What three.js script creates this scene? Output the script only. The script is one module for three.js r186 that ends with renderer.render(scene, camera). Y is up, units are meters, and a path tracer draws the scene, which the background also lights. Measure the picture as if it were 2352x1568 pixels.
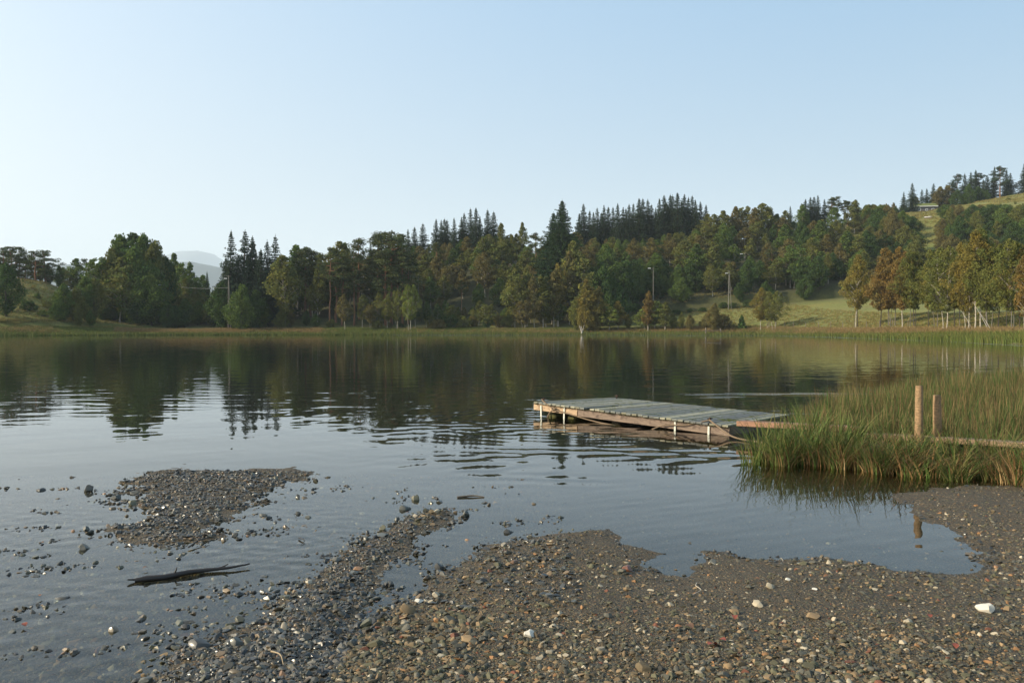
import * as THREE from 'three';
import { mergeGeometries, mergeVertices, toCreasedNormals } from 'three/addons/utils/BufferGeometryUtils.js';
import { ImprovedNoise } from 'three/addons/math/ImprovedNoise.js';

// ------------------------------------------------------------------ camera, sky, sun, exposure
const scene = new THREE.Scene();
const EYE = 1.6;                                   // metres above the water
const camera = new THREE.PerspectiveCamera(44.67, 1024 / 682, 0.1, 60000);
camera.position.set(0, EYE, 0);
camera.rotation.x = -0.01452;
const SUN_AZ = -93 * Math.PI / 180, SUN_EL = 24 * Math.PI / 180;   // azimuth from the view direction, minus is left
const sunDir = new THREE.Vector3(Math.sin(SUN_AZ) * Math.cos(SUN_EL), Math.sin(SUN_EL), -Math.cos(SUN_AZ) * Math.cos(SUN_EL));
const SKY_GAIN = 0.667, SUN_GAIN = 5.0, EXPOSURE = 1.5, HAZE = 0.00013;
{
  const W = 1024, Hh = 512, px = new Float32Array(W * Hh * 4), v = new THREE.Vector3();
  const ss = (x, a, b) => { x = Math.min(1, Math.max(0, (x - a) / (b - a))); return x * x * (3 - 2 * x); };
  for (let j = 0; j < Hh; j++) for (let i = 0; i < W; i++) {
    const el = ((j + 0.5) / Hh - 0.5) * Math.PI, az = ((i + 0.5) / W - 0.5) * 2 * Math.PI;
    v.set(Math.cos(el) * Math.cos(az), Math.sin(el), Math.cos(el) * Math.sin(az));
    const gam = Math.acos(Math.min(1, Math.max(-1, v.dot(sunDir)))) * 180 / Math.PI, e = Math.max(0, el) * 180 / Math.PI;
    const t = 1 - Math.exp(-e / 17), z = ss(e, 20, 90);
    const g = 2.7 * Math.exp(-gam / 33), w = 2.6 * Math.exp(-e / 10) * Math.exp(-gam / 42);
    const base = [0.38 - 0.35 * t, 0.535 - 0.21 * t - 0.20 * z, 0.61 + 0.10 * t - 0.45 * z];
    const o = (j * W + i) * 4;
    px[o] = base[0] + g + 1.12 * w; px[o + 1] = base[1] + 0.86 * g + 0.9 * w; px[o + 2] = base[2] + 0.66 * g + 0.7 * w; px[o + 3] = 1;
  }
  const sky = new THREE.DataTexture(px, W, Hh, THREE.RGBAFormat, THREE.FloatType);
  sky.mapping = THREE.EquirectangularReflectionMapping; sky.magFilter = THREE.LinearFilter; sky.needsUpdate = true;
  scene.background = sky; scene.environment = sky;
  scene.backgroundIntensity = SKY_GAIN; scene.environmentIntensity = SKY_GAIN;
}
const sun = new THREE.DirectionalLight(new THREE.Color().setRGB(1, 0.87, 0.65), SUN_GAIN);
sun.position.copy(sunDir).multiplyScalar(600); sun.castShadow = true; sun.shadow.radius = 1.6;
sun.shadow.mapSize.set(4096, 4096);
Object.assign(sun.shadow.camera, { left: -300, right: 300, top: 300, bottom: -300, near: 1, far: 1400 });
sun.target.position.set(0, 0, -120);
scene.add(sun, sun.target);
scene.fog = new THREE.FogExp2(new THREE.Color().setRGB(0.80, 0.91, 1.0), HAZE);
const renderer = new THREE.WebGLRenderer({ antialias: true });
renderer.toneMapping = THREE.LinearToneMapping; renderer.toneMappingExposure = EXPOSURE;
renderer.shadowMap.enabled = true;

// ------------------------------------------------------------------ helpers
function rngOf(seed) { let a = seed >>> 0; return () => { a = (a + 0x6D2B79F5) | 0; let t = Math.imul(a ^ (a >>> 15), 1 | a); t = (t + Math.imul(t ^ (t >>> 7), 61 | t)) ^ t; return ((t ^ (t >>> 14)) >>> 0) / 4294967296; }; }
const perlin = new ImprovedNoise();
const noise = (x, y, z = 0) => perlin.noise(x + 31.7, y + 11.3, z + 5.1);
const fbm = (x, y, o = 4, z = 0) => { let s = 0, a = 0.5; for (let i = 0; i < o; i++) { s += a * noise(x, y, z + i * 7.7); x *= 2.03; y *= 2.03; a *= 0.5; } return s; };
const clamp = (x, a = 0, b = 1) => Math.min(b, Math.max(a, x));
const smooth = (x, a, b) => { x = clamp((x - a) / (b - a)); return x * x * (3 - 2 * x); };
const lerp = (a, b, t) => a + (b - a) * t;
const K = 5.246e-4, HZ = 755.5;                    // survey constants: tangent per unit, height of the horizon
const SCALE_IN = (x) => (x - 1176) * K;
// survey of the site: sight line (x, y) to the point where it meets the level h
const site = (x, y, h = 0) => { const d = (EYE - h) / ((y - HZ) * K); return [SCALE_IN(x) * d, d]; };
const topAt = (y, d) => EYE + (HZ - y) * K * d;
const taken = {};
const numbered = (n) => { const k = taken[n] = (taken[n] ?? -1) + 1; return k ? n + '_' + String(k).padStart(3, '0') : n; };
function tag(o, label, category, group, kind) { o.userData.label = label; if (category) o.userData.category = category; if (group) o.userData.group = group; if (kind) o.userData.kind = kind; return o; }
function meshOf(name, geo, mat, parent) { const m = new THREE.Mesh(geo, mat); m.name = parent ? name : numbered(name); m.castShadow = m.receiveShadow = true; (parent ?? scene).add(m); return m; }
function thing(name, label, category, pos = [0, 0, 0], turn = 0, group) { const o = new THREE.Group(); o.name = numbered(name); o.position.set(...pos); o.rotation.y = turn; scene.add(o); return tag(o, label, category, group); }
function structure(name, geo, mat, label, category) { const m = meshOf(name, geo, mat); m.userData.kind = 'structure'; if (label) tag(m, label, category); return m; }
const rgb = (r, g, b) => new THREE.Color().setRGB(r, g, b);
const std = (c, rough = 0.85, more = {}) => new THREE.MeshStandardMaterial({ color: rgb(...c), roughness: rough, ...more });
function tex(w, h, f, srgb = true, rep) {
  const d = new Uint8Array(w * h * 4);
  for (let j = 0; j < h; j++) for (let i = 0; i < w; i++) { const c = f(i, j), o = (j * w + i) * 4; d[o] = clamp(c[0], 0, 255); d[o + 1] = clamp(c[1], 0, 255); d[o + 2] = clamp(c[2], 0, 255); d[o + 3] = 255; }
  const t = new THREE.DataTexture(d, w, h); t.wrapS = t.wrapT = THREE.RepeatWrapping; t.magFilter = THREE.LinearFilter; t.minFilter = THREE.LinearFilter;
  if (srgb) t.colorSpace = THREE.SRGBColorSpace; if (rep) t.repeat.set(...rep); t.needsUpdate = true; return t;
}
function tube(pts, radii, seg = 8) {               // tapered tube through points
  const pos = [], nor = [], uv = [], idx = [], n = pts.length; let len = 0;
  const P = pts.map((p) => new THREE.Vector3(...p)), side = new THREE.Vector3(), up = new THREE.Vector3(), t = new THREE.Vector3();
  for (let i = 0; i < n; i++) {
    t.copy(P[Math.min(n - 1, i + 1)]).sub(P[Math.max(0, i - 1)]).normalize();
    side.set(Math.abs(t.y) > 0.9 ? 1 : 0, Math.abs(t.y) > 0.9 ? 0 : 1, 0).cross(t).normalize(); up.copy(t).cross(side).normalize();
    if (i) len += P[i].distanceTo(P[i - 1]);
    for (let k = 0; k <= seg; k++) {
      const a = k / seg * 2 * Math.PI, x = Math.cos(a), y = Math.sin(a), r = radii[i];
      const nx = side.x * x + up.x * y, ny = side.y * x + up.y * y, nz = side.z * x + up.z * y;
      pos.push(P[i].x + nx * r, P[i].y + ny * r, P[i].z + nz * r); nor.push(nx, ny, nz); uv.push(k / seg, len);
    }
  }
  for (let i = 0; i < n - 1; i++) for (let k = 0; k < seg; k++) { const a = i * (seg + 1) + k, b = a + seg + 1; idx.push(a, a + 1, b, b, a + 1, b + 1); }
  for (const [i, dir] of [[0, -1], [n - 1, 1]]) {   // end caps
    const c = pos.length / 3; pos.push(P[i].x, P[i].y, P[i].z); t.copy(P[Math.min(n - 1, i + 1)]).sub(P[Math.max(0, i - 1)]).normalize().multiplyScalar(dir); nor.push(t.x, t.y, t.z); uv.push(0.5, len * (i ? 1 : 0));
    for (let k = 0; k < seg; k++) { const a = i * (seg + 1) + k; dir < 0 ? idx.push(c, a + 1, a) : idx.push(c, a, a + 1); }
  }
  const g = new THREE.BufferGeometry();
  g.setAttribute('position', new THREE.Float32BufferAttribute(pos, 3)); g.setAttribute('normal', new THREE.Float32BufferAttribute(nor, 3)); g.setAttribute('uv', new THREE.Float32BufferAttribute(uv, 2)); g.setIndex(idx);
  return g;
}
function bevelBox(l, h, w, b = 0.006) {            // length x, height y, width z, chamfered, bottom at y = 0, uv in metres
  const s = new THREE.Shape(); const x = w / 2;
  s.moveTo(-x + b, 0); s.lineTo(x - b, 0); s.lineTo(x, b); s.lineTo(x, h - b); s.lineTo(x - b, h); s.lineTo(-x + b, h); s.lineTo(-x, h - b); s.lineTo(-x, b); s.closePath();
  const g = new THREE.ExtrudeGeometry(s, { depth: l, bevelEnabled: false, steps: 1 });
  g.translate(0, 0, -l / 2); g.rotateY(Math.PI / 2);
  const p = g.attributes.position, n = g.attributes.normal, uv = g.attributes.uv;
  for (let i = 0; i < p.count; i++) { const ny = Math.abs(n.getY(i)) > 0.7; uv.setXY(i, p.getX(i), ny ? p.getZ(i) : p.getY(i)); }
  return g;
}

// ------------------------------------------------------------------ shape of the land
const COLS = [ // x, shore distance, foot of the slope, its height, ridge distance, its height
  [-700, 170, 185, 1, 215, 12], [-200, 196, 206, 1, 246, 17], [0, 205, 216, 2.4, 258, 17.5], [100, 212, 224, 2.4, 266, 17], [250, 222, 240, 2.6, 285, 10], [430, 232, 255, 2.4, 300, 4], [500, 233, 255, 2.8, 320, 6],
  [700, 235, 256, 3.3, 330, 17], [900, 235, 258, 3.4, 335, 25], [1080, 235, 260, 3.8, 338, 30], [1290, 235, 263, 4.2, 342, 33], [1450, 234, 264, 4.5, 346, 36], [1600, 228, 266, 8, 350, 39],
  [1739, 220, 267, 10, 352, 40], [1850, 196, 267, 11, 356, 41], [2000, 155, 264, 12.5, 385, 54], [2130, 126, 258, 13.5, 405, 58], [2298, 100, 246, 14, 415, 66], [2400, 84, 240, 14, 418, 70], [2700, 60, 230, 14, 425, 82], [3400, 45, 220, 14, 430, 86]];
function column(u) {
  const x = u / K + 1176; let i = 0;
  while (i < COLS.length - 2 && COLS[i + 1][0] < x) i++;
  const a = COLS[i], b = COLS[i + 1], t = clamp((x - a[0]) / (b[0] - a[0]));
  return [1, 2, 3, 4, 5].map((k) => lerp(a[k], b[k], t));
}
const shoreWobble = (X) => 2.2 * noise(X * 0.05, 3.3) + 1.0 * noise(X * 0.21, 8.1);
const poly = (pts) => pts.map(([x, y]) => site(x, y));
const MAIN = poly([[300, 1600], [390, 1515], [450, 1482], [540, 1440], [620, 1396], [700, 1362], [722, 1332], [770, 1292], [830, 1248], [880, 1222], [930, 1197], [1000, 1170], [1040, 1180], [1020, 1212], [965, 1232], [945, 1268], [905, 1292], [878, 1330],
  [850, 1372], [815, 1412], [822, 1432], [880, 1418], [915, 1392], [950, 1362], [985, 1330], [1060, 1290], [1130, 1262], [1200, 1240], [1300, 1222], [1400, 1215], [1428, 1226], [1395, 1246], [1480, 1258], [1503, 1275], [1468, 1296], [1488, 1325], [1530, 1334], [1580, 1326], [1612, 1296], [1640, 1268],
  [1720, 1276], [1800, 1286], [1900, 1282], [1960, 1292], [2050, 1310], [2150, 1319], [2222, 1316], [2252, 1290], [2240, 1265], [2200, 1230], [2140, 1200], [2080, 1160], [2035, 1128], [2100, 1112], [2200, 1100], [2420, 1090], [2900, 1090], [2900, 1800], [2900, 4000], [-900, 4000], [-200, 2000]]);
const ISLE = poly([[388, 1070], [450, 1067], [500, 1080], [560, 1079], [640, 1072], [690, 1085], [680, 1102], [620, 1122], [592, 1150], [562, 1180], [530, 1202], [480, 1240], [420, 1258], [340, 1266], [275, 1252], [262, 1230], [302, 1200], [330, 1180], [298, 1150], [275, 1130], [295, 1110], [330, 1100], [352, 1085]]);
function signed(P, x, z) {
  let best = 1e9, inside = false;
  for (let i = 0, j = P.length - 1; i < P.length; j = i++) {
    const [ax, az] = P[j], [bx, bz] = P[i], dx = bx - ax, dz = bz - az;
    const t = clamp(((x - ax) * dx + (z - az) * dz) / (dx * dx + dz * dz)), ex = ax + dx * t - x, ez = az + dz * t - z, q = ex * ex + ez * ez;
    if (q < best) best = q;
    if ((az > z) !== (bz > z) && x < (bx - ax) * (z - az) / (bz - az) + ax) inside = !inside;
  }
  return (inside ? 1 : -1) * Math.sqrt(best);
}
function nearGround(X, d) {                        // gravel shore and lake bed round the viewer; water stands at 0
  const w = 0.13 * noise(X * 1.7, d * 1.7) + 0.09 * noise(X * 5.1, d * 5.1) + 0.045 * noise(X * 13, d * 13);
  const m = signed(MAIN, X, d) + w, i = signed(ISLE, X, d) + w * 2.4;
  let h = m > 0 ? 0.035 * (1 - Math.exp(-m / 0.35)) + 0.03 * m : -(0.018 * (1 - Math.exp(m / 0.25)) - 0.035 * m);
  h = Math.min(h, 0.20 + 0.01 * m);
  const hi = i > 0 ? 0.03 * (1 - Math.exp(-i / 0.3)) + 0.016 * noise(X * 4.5, d * 4.5, 15) : -(0.02 * (1 - Math.exp(i / 0.25)) - 0.04 * i);
  h = Math.max(h, hi);
  h = Math.max(h, (X < 0.4 ? -0.026 : -0.026 - 0.05 * smooth(X, 0.4, 1.6)) - Math.max(0, d - 9.0) * 0.06 - Math.max(0, d - 11) * 0.07);
  h += 0.012 * noise(X * 2.6, d * 2.6, 2) * smooth(h, 0.0, 0.02) + 0.004 * noise(X * 3.3, d * 3.3, 2) + 0.004 * noise(X * 17, d * 17, 4);
  const reed = smooth(X - 2.9 - 0.05 * (d - 8), 0, 0.8) * smooth(d, 7.6, 8.6) * (1 - smooth(d, 24, 30));
  return lerp(h, -0.05 + 0.03 * noise(X, d, 9), reed * (m < 0 ? 1 : 0.4));
}
function farGround(X, d) {
  const dd = Math.max(d, 1), u = clamp(X / dd, -1.0, 1.1), [sd0, db, hb, dr, hr] = column(u), s0 = sd0 + shoreWobble(X), s = d - s0;
  if (s < 0) return Math.max(-2.5, s * 0.06 - 0.08);
  const bank = 0.6 * smooth(s, 0, 6) + 0.10 * noise(X * 0.4, d * 0.4) * smooth(s, 2, 9);
  let h = d < db ? lerp(bank, hb, Math.pow(clamp((d - s0) / Math.max(1, db - s0)), 1.25)) : hb + (hr - hb) * smooth(d, db - (dr - db) * 0.25, dr + 6) ;
  if (d < db) h = Math.max(h, bank); 
  h += fbm(X * 0.035, d * 0.035, 3) * 3.0 * smooth(d, db - 10, db + 40) + 0.25 * fbm(X * 0.15, d * 0.15, 3) * smooth(s, 3, 20);
  h = Math.max(h, Math.min(0.5, s * 0.1));
  if (d > dr) h = Math.max(0.4, h - (d - dr) * 0.05);
  return h;
}
const NEAR_X = 9, NEAR_D = 15;
const groundAt = (X, d) => (Math.abs(X) < NEAR_X && d < NEAR_D ? nearGround(X, d) : farGround(X, d));

function gridMesh(xs, ds, f, colorOf) {
  const nx = xs.length, nd = ds.length, pos = new Float32Array(nx * nd * 3), uv = new Float32Array(nx * nd * 2), col = colorOf && new Float32Array(nx * nd * 3), idx = [];
  for (let j = 0; j < nd; j++) for (let i = 0; i < nx; i++) {
    const k = j * nx + i, h = f(xs[i], ds[j]);
    pos[k * 3] = xs[i]; pos[k * 3 + 1] = h; pos[k * 3 + 2] = -ds[j]; uv[k * 2] = xs[i]; uv[k * 2 + 1] = ds[j];
    if (col) { const c = colorOf(xs[i], ds[j], h); col[k * 3] = c[0]; col[k * 3 + 1] = c[1]; col[k * 3 + 2] = c[2]; }
    if (i && j) { const a = k - nx - 1, b = k - nx, c = k - 1; idx.push(a, b, c, b, k, c); }
  }
  const g = new THREE.BufferGeometry();
  g.setAttribute('position', new THREE.BufferAttribute(pos, 3)); g.setAttribute('uv', new THREE.BufferAttribute(uv, 2));
  if (col) g.setAttribute('color', new THREE.BufferAttribute(col, 3));
  g.setIndex(idx); g.computeVertexNormals(); return g;
}
const range = (a, b, s) => { const o = []; const n = Math.max(1, Math.round((b - a) / s)); for (let i = 0; i <= n; i++) o.push(a + (b - a) * i / n); return o; };

// meadow, forest floor and lake bottom, out to the far side of the ridge
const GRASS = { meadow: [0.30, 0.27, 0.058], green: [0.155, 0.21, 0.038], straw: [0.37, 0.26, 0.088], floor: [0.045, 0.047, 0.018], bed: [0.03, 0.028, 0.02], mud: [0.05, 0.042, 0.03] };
const mixc = (a, b, t) => [lerp(a[0], b[0], t), lerp(a[1], b[1], t), lerp(a[2], b[2], t)];
function landColor(X, d, h) {
  const u = X / Math.max(1, d), x = u / K + 1176, [sd0, db, , dr] = column(clamp(u, -1, 1.1)), s = d - sd0 - shoreWobble(X);
  if (s < -0.5) return GRASS.bed;
  const n1 = fbm(X * 0.06, d * 0.06, 4), n2 = fbm(X * 0.3, d * 0.3, 3, 4);
  let c = mixc(GRASS.meadow, GRASS.green, clamp(0.5 + n1 * 1.6 + n2 * 0.9));
  c = mixc(c, GRASS.straw, clamp(smooth(n2 + n1 * 0.7, 0.0, 0.35) * 0.55));
  if (x < 330) c = mixc(c, GRASS.straw, smooth(h, 6, 15) * 0.5 * clamp(0.6 + n2 * 2));
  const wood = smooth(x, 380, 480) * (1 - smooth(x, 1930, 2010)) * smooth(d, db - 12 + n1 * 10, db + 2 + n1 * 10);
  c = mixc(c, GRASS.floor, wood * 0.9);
  return c;
}
const grassTex = tex(512, 512, (i, j) => { const v = 205 + 70 * fbm(i / 9, j / 9, 3) + 60 * fbm(i / 40, j / 40, 3, 3); return [v, v, v * 0.97]; }, true, [1 / 9, 1 / 9]);
{
  const xs = [...range(-420, -60, 5), ...range(-57, 60, 3), ...range(64, 420, 4)], ds = [...range(-30, 96, 6), ...range(99, 300, 2.5), ...range(304, 470, 5), ...range(490, 700, 30)];
  const f = (X, d) => {
    if (Math.abs(X) < NEAR_X - 0.3 && d < NEAR_D - 0.3) return Math.min(-0.9, farGround(X, d));
    if (d < 2) return -0.9;
    return farGround(X, d);
  };
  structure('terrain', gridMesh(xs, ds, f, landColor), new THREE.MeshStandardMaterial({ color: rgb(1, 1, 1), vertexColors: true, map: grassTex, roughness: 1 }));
}
// gravel shore
const GR = 1024;
const gravel = (() => {                            // grains of three sizes laid over sand, one tile is 1.6 m
  const rnd = rngOf(77), hgt = new Float32Array(GR * GR), col = new Float32Array(GR * GR * 3);
  for (let j = 0; j < GR; j++) for (let i = 0; i < GR; i++) { const o = j * GR + i, n = rnd(); hgt[o] = 0.10 * n; const v = 0.8 + 0.4 * n; col[o * 3] = 0.088 * v; col[o * 3 + 1] = 0.072 * v; col[o * 3 + 2] = 0.045 * v; }
  const pal = [[0.09, 0.085, 0.07], [0.12, 0.105, 0.08], [0.17, 0.13, 0.08], [0.24, 0.18, 0.11], [0.06, 0.062, 0.055], [0.34, 0.29, 0.22], [0.20, 0.12, 0.065], [0.13, 0.14, 0.12]];
  for (const [n, r0, r1] of [[26000, 1.6, 3.2], [9000, 2.6, 5.5], [1800, 4, 8]]) for (let k = 0; k < n; k++) {
    const cx = rnd() * GR, cy = rnd() * GR, r = r0 + (r1 - r0) * rnd(), e = 0.55 + 0.45 * rnd(), a = rnd() * 3.14, ca = Math.cos(a), sa = Math.sin(a), p = pal[Math.floor(rnd() * pal.length)], v = 0.75 + 0.5 * rnd();
    for (let y = -Math.ceil(r); y <= r; y++) for (let x = -Math.ceil(r); x <= r; x++) {
      const px = (x * ca + y * sa) / r, py = (-x * sa + y * ca) / (r * e), q = px * px + py * py; if (q > 1) continue;
      const o = (((Math.floor(cy) + y + GR) % GR) * GR) + (Math.floor(cx) + x + GR) % GR, h = Math.sqrt(1 - q) * r / 8 + 0.1 * rnd() * 0.3 + 0.08;
      if (h + 0.12 < hgt[o]) continue; hgt[o] = h; col[o * 3] = p[0] * v; col[o * 3 + 1] = p[1] * v; col[o * 3 + 2] = p[2] * v;
    }
  }
  const s8 = (c) => 255 * (c <= 0.0031308 ? 12.92 * c : 1.055 * Math.pow(c, 1 / 2.4) - 0.055);
  const map = tex(GR, GR, (i, j) => { const o = (j * GR + i) * 3; return [s8(col[o]), s8(col[o + 1]), s8(col[o + 2])]; }, true, [1 / 1.6, 1 / 1.6]);
  const bump = tex(GR, GR, (i, j) => { const v = 255 * hgt[j * GR + i]; return [v, v, v]; }, false, [1 / 1.6, 1 / 1.6]);
  return { map, bump };
})();
{
  const xs = range(-NEAR_X, NEAR_X, 0.035), ds = [...range(-6, 3, 0.5), ...range(3.03, NEAR_D, 0.035)];
  const f = (X, d) => { const edge = Math.max(smooth(Math.abs(X), NEAR_X - 1.2, NEAR_X), smooth(d, NEAR_D - 1.2, NEAR_D)); const h = nearGround(X, d); return lerp(h, Math.min(h, -0.75), edge * (X > 0 ? 0.4 : 1)); };
  structure('gravel_shore', gridMesh(xs, ds, f), new THREE.MeshStandardMaterial({ map: gravel.map, bumpMap: gravel.bump, bumpScale: 0.008, roughness: 0.7, color: rgb(0.55, 0.47, 0.315) }));
}

// ------------------------------------------------------------------ water
const BW = 2048, TILE = 64;
const waves = []; { const r = rngOf(5); for (let k = 0; k < 46; k++) { const L = 0.28 * Math.pow(9, r()), a = (r() - 0.5) * 1.7, kx = Math.round(Math.sin(a) / L * TILE), kz = Math.round(Math.cos(a) / L * TILE); waves.push([kx, kz, r() * 6.283, 0.00125 * (0.5 + r())]); } }
const baseSlope = new Float32Array(BW * BW * 2);
for (const [kx, kz, ph, s] of waves) {             // sums of whole-number waves, so that the tile closes on itself
  const q = Math.hypot(kx, kz), ax = s * kx / q, az = s * kz / q, dth = 2 * Math.PI * kx / BW, cd = Math.cos(dth), sd = Math.sin(dth);
  for (let j = 0; j < BW; j++) {
    const th = 2 * Math.PI * kz * j / BW + ph; let c = Math.cos(th), sn = Math.sin(th), o = j * BW * 2;
    for (let i = 0; i < BW; i++, o += 2) { baseSlope[o] += ax * c; baseSlope[o + 1] += az * c; const c2 = c * cd - sn * sd; sn = sn * cd + c * sd; c = c2; }
  }
}
const baseAt = (X, d) => { const i = ((Math.floor(X / TILE * BW) % BW) + BW) % BW, j = ((Math.floor(d / TILE * BW) % BW) + BW) % BW, o = (j * BW + i) * 2; return [baseSlope[o], baseSlope[o + 1]]; };
function slopeTexture(n, f) {
  const a = new Float32Array(n * n * 4);
  for (let j = 0; j < n; j++) for (let i = 0; i < n; i++) { const [sx, sd] = f(i, j), o = (j * n + i) * 4, l = 1 / Math.hypot(sx, sd, 1); a[o] = 0.5 - 0.5 * sx * l; a[o + 1] = 0.5 - 0.5 * sd * l; a[o + 2] = 0.5 + 0.5 * l; a[o + 3] = 1; }
  const t = new THREE.DataTexture(a, n, n, THREE.RGBAFormat, THREE.FloatType); t.wrapS = t.wrapT = THREE.RepeatWrapping; t.magFilter = THREE.LinearFilter; t.minFilter = THREE.LinearFilter; t.needsUpdate = true; return t;
}
const waterLook = (map, rough = 0.0, scale = 1) => new THREE.MeshPhysicalMaterial({ color: rgb(0.52, 0.54, 0.46), roughness: rough, transmission: 1, thickness: 0, ior: 1.333, normalMap: map, normalScale: new THREE.Vector2(scale, scale) });
const NW = 34, ND0 = 2.5;                          // side of the near sheet, where it begins
const nearMap = (() => {
  const n = 2048, cell = NW / n;
  const small = 256, masks = {};
  const grid = (f) => { const m = new Float32Array((small + 1) * (small + 1)); for (let j = 0; j <= small; j++) for (let i = 0; i <= small; i++) m[j * (small + 1) + i] = f((i / small - 0.5) * NW, ND0 + j / small * NW); return m; };
  const look = (m, i, j) => { const x = i / n * small, y = j / n * small, x0 = Math.floor(x), y0 = Math.floor(y), a = x - x0, b = y - y0, o = y0 * (small + 1) + x0; return (m[o] * (1 - a) + m[o + 1] * a) * (1 - b) + (m[o + small + 1] * (1 - a) + m[o + small + 2] * a) * b; };
  const fade = (X, d) => smooth(NW / 2 - Math.abs(X), 0, 3) * smooth(ND0 + NW - d, 0, 5);
  masks.swell = grid((X, d) => fade(X, d) * 0.0075 * smooth(d, 12.5, 16) * (1 - smooth(d, 25, 33)) * clamp(0.55 + 1.5 * noise(X * 0.12, d * 0.16)) * (1 - 0.75 * smooth(X, 1.5, 4)));
  masks.chop = grid((X, d) => 0.021 * smooth(d, 7.8, 9.5) * (1 - smooth(d, 14, 17)) * smooth(X, -2.8, -0.4) * (1 - smooth(X, 3.6, 4.6)) * smooth(noise(X * 0.55, d * 0.6, 3), -0.15, 0.35));
  masks.fine = grid((X, d) => 0.026 * (1 - smooth(d, 6, 8.5)) * (1 - smooth(X, -1.2, 0.4)) * clamp(0.6 + 1.4 * noise(X * 0.9, d * 0.9, 6)));
  masks.glint = grid((X, d) => 0.03 * smooth(d, 13.5, 15.5) * (1 - smooth(d, 20, 26)) * smooth(X, 2.5, 4) * smooth(noise(X * 0.4, d * 0.7, 8), -0.1, 0.3));
  masks.ring = grid((X, d) => { const r = Math.hypot(X - 0.2, d - 14.7); return 0.028 * Math.exp(-r / 2.4) * (1 - smooth(d, 19, 24)); });
  masks.pool = grid((X, d) => 0.006 * smooth(X, 0.2, 1.2) * (1 - smooth(d, 7.5, 9)));
  const r = rngOf(11), set = (m, L0, L1, spread, lean = 0) => { const o = []; for (let k = 0; k < m; k++) { const L = L0 + (L1 - L0) * r(), a = lean + (r() - 0.5) * spread; o.push([Math.sin(a) * 6.283 / L, Math.cos(a) * 6.283 / L, r() * 6.283, Math.sin(a), Math.cos(a)]); } return o; };
  const sets = { swell: set(8, 0.4, 1.05, 0.8, 0.12), chop: set(7, 0.2, 0.55, 1.3, -0.3), fine: set(11, 0.08, 0.26, 2.6, 0.45), glint: set(3, 0.22, 0.4, 0.8, 0.1), pool: set(3, 0.13, 0.3, 0.7, -0.3) };
  return slopeTexture(n, (i, j) => {
    const X = (i + 0.5) * cell - NW / 2, d = ND0 + (j + 0.5) * cell; let [sx, sd] = baseAt(X, d);
    const near = 0.6 + 0.4 * smooth(d, 10, 30); sx *= near; sd *= near;
    for (const name in sets) { const a = look(masks[name], i, j); if (a < 1e-4) continue; const w = sets[name], q = a / Math.sqrt(w.length / 2); for (const [kx, kz, ph, ux, uz] of w) { const c = q * Math.cos(kx * X + kz * d + ph); sx += c * ux; sd += c * uz; } }
    const a = look(masks.ring, i, j);
    if (a > 3e-4) for (const [x0, d0, L, ph] of [[0.35, 15.0, 0.36, 0], [1.4, 14.3, 0.31, 2]]) { const dx = X - x0, dz = d - d0, q = Math.hypot(dx, dz) + 0.05, c = a * 0.6 * Math.cos(6.283 * q / L + ph); sx += c * dx / q; sd += c * dz / q; }
    return [sx, sd];
  });
})();
const farMap = slopeTexture(BW, (i, j) => { const o = (j * BW + i) * 2; return [baseSlope[o], baseSlope[o + 1]]; });
function sheet(rects, uvOf, y = 0) {
  const pos = [], nor = [], uv = [], idx = [];
  for (const [x0, x1, d0, d1] of rects) { const b = pos.length / 3; for (const [x, d] of [[x0, d0], [x1, d0], [x1, d1], [x0, d1]]) { pos.push(x, y, -d); nor.push(0, 1, 0); uv.push(...uvOf(x, d)); } idx.push(b, b + 1, b + 2, b, b + 2, b + 3); }
  const g = new THREE.BufferGeometry(); g.setAttribute('position', new THREE.Float32BufferAttribute(pos, 3)); g.setAttribute('normal', new THREE.Float32BufferAttribute(nor, 3)); g.setAttribute('uv', new THREE.Float32BufferAttribute(uv, 2)); g.setIndex(idx); return g;
}
structure('water', sheet([[-NW / 2, NW / 2, ND0, ND0 + NW]], (x, d) => [(x + NW / 2) / NW, (d - ND0) / NW]), waterLook(nearMap));
structure('water', sheet([[-400, -NW / 2, 2, 300], [NW / 2, 300, 2, 300], [-NW / 2, NW / 2, ND0 + NW, 300]], (x, d) => [x / TILE, d / TILE]), waterLook(farMap));

{ // strip of wind-ruffled water in front of the rushes
  const pos = [], nor = [], uv = [], idx = [], xs = range(900, 2420, 12);
  xs.forEach((x, i) => { const u = SCALE_IN(x), sd = column(u)[0], a = sd + shoreWobble(u * sd) - 6 - 5 * smooth(x, 1700, 2000), w = 16 * (1 - 0.8 * smooth(x, 1500, 2200)) * (0.7 + 0.6 * noise(x * 0.02, 3)); for (const d of [a - w, a]) { pos.push(u * d, 0.004, -d); nor.push(0, 1, 0); uv.push(u * d / TILE * 4, d / TILE * 4); } if (i) { const k = i * 2; idx.push(k - 2, k, k - 1, k - 1, k, k + 1); } });
  const g = new THREE.BufferGeometry(); g.setAttribute('position', new THREE.Float32BufferAttribute(pos, 3)); g.setAttribute('normal', new THREE.Float32BufferAttribute(nor, 3)); g.setAttribute('uv', new THREE.Float32BufferAttribute(uv, 2)); g.setIndex(idx);
  structure('water', g, waterLook(farMap, 0.22, 3));
}

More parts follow.
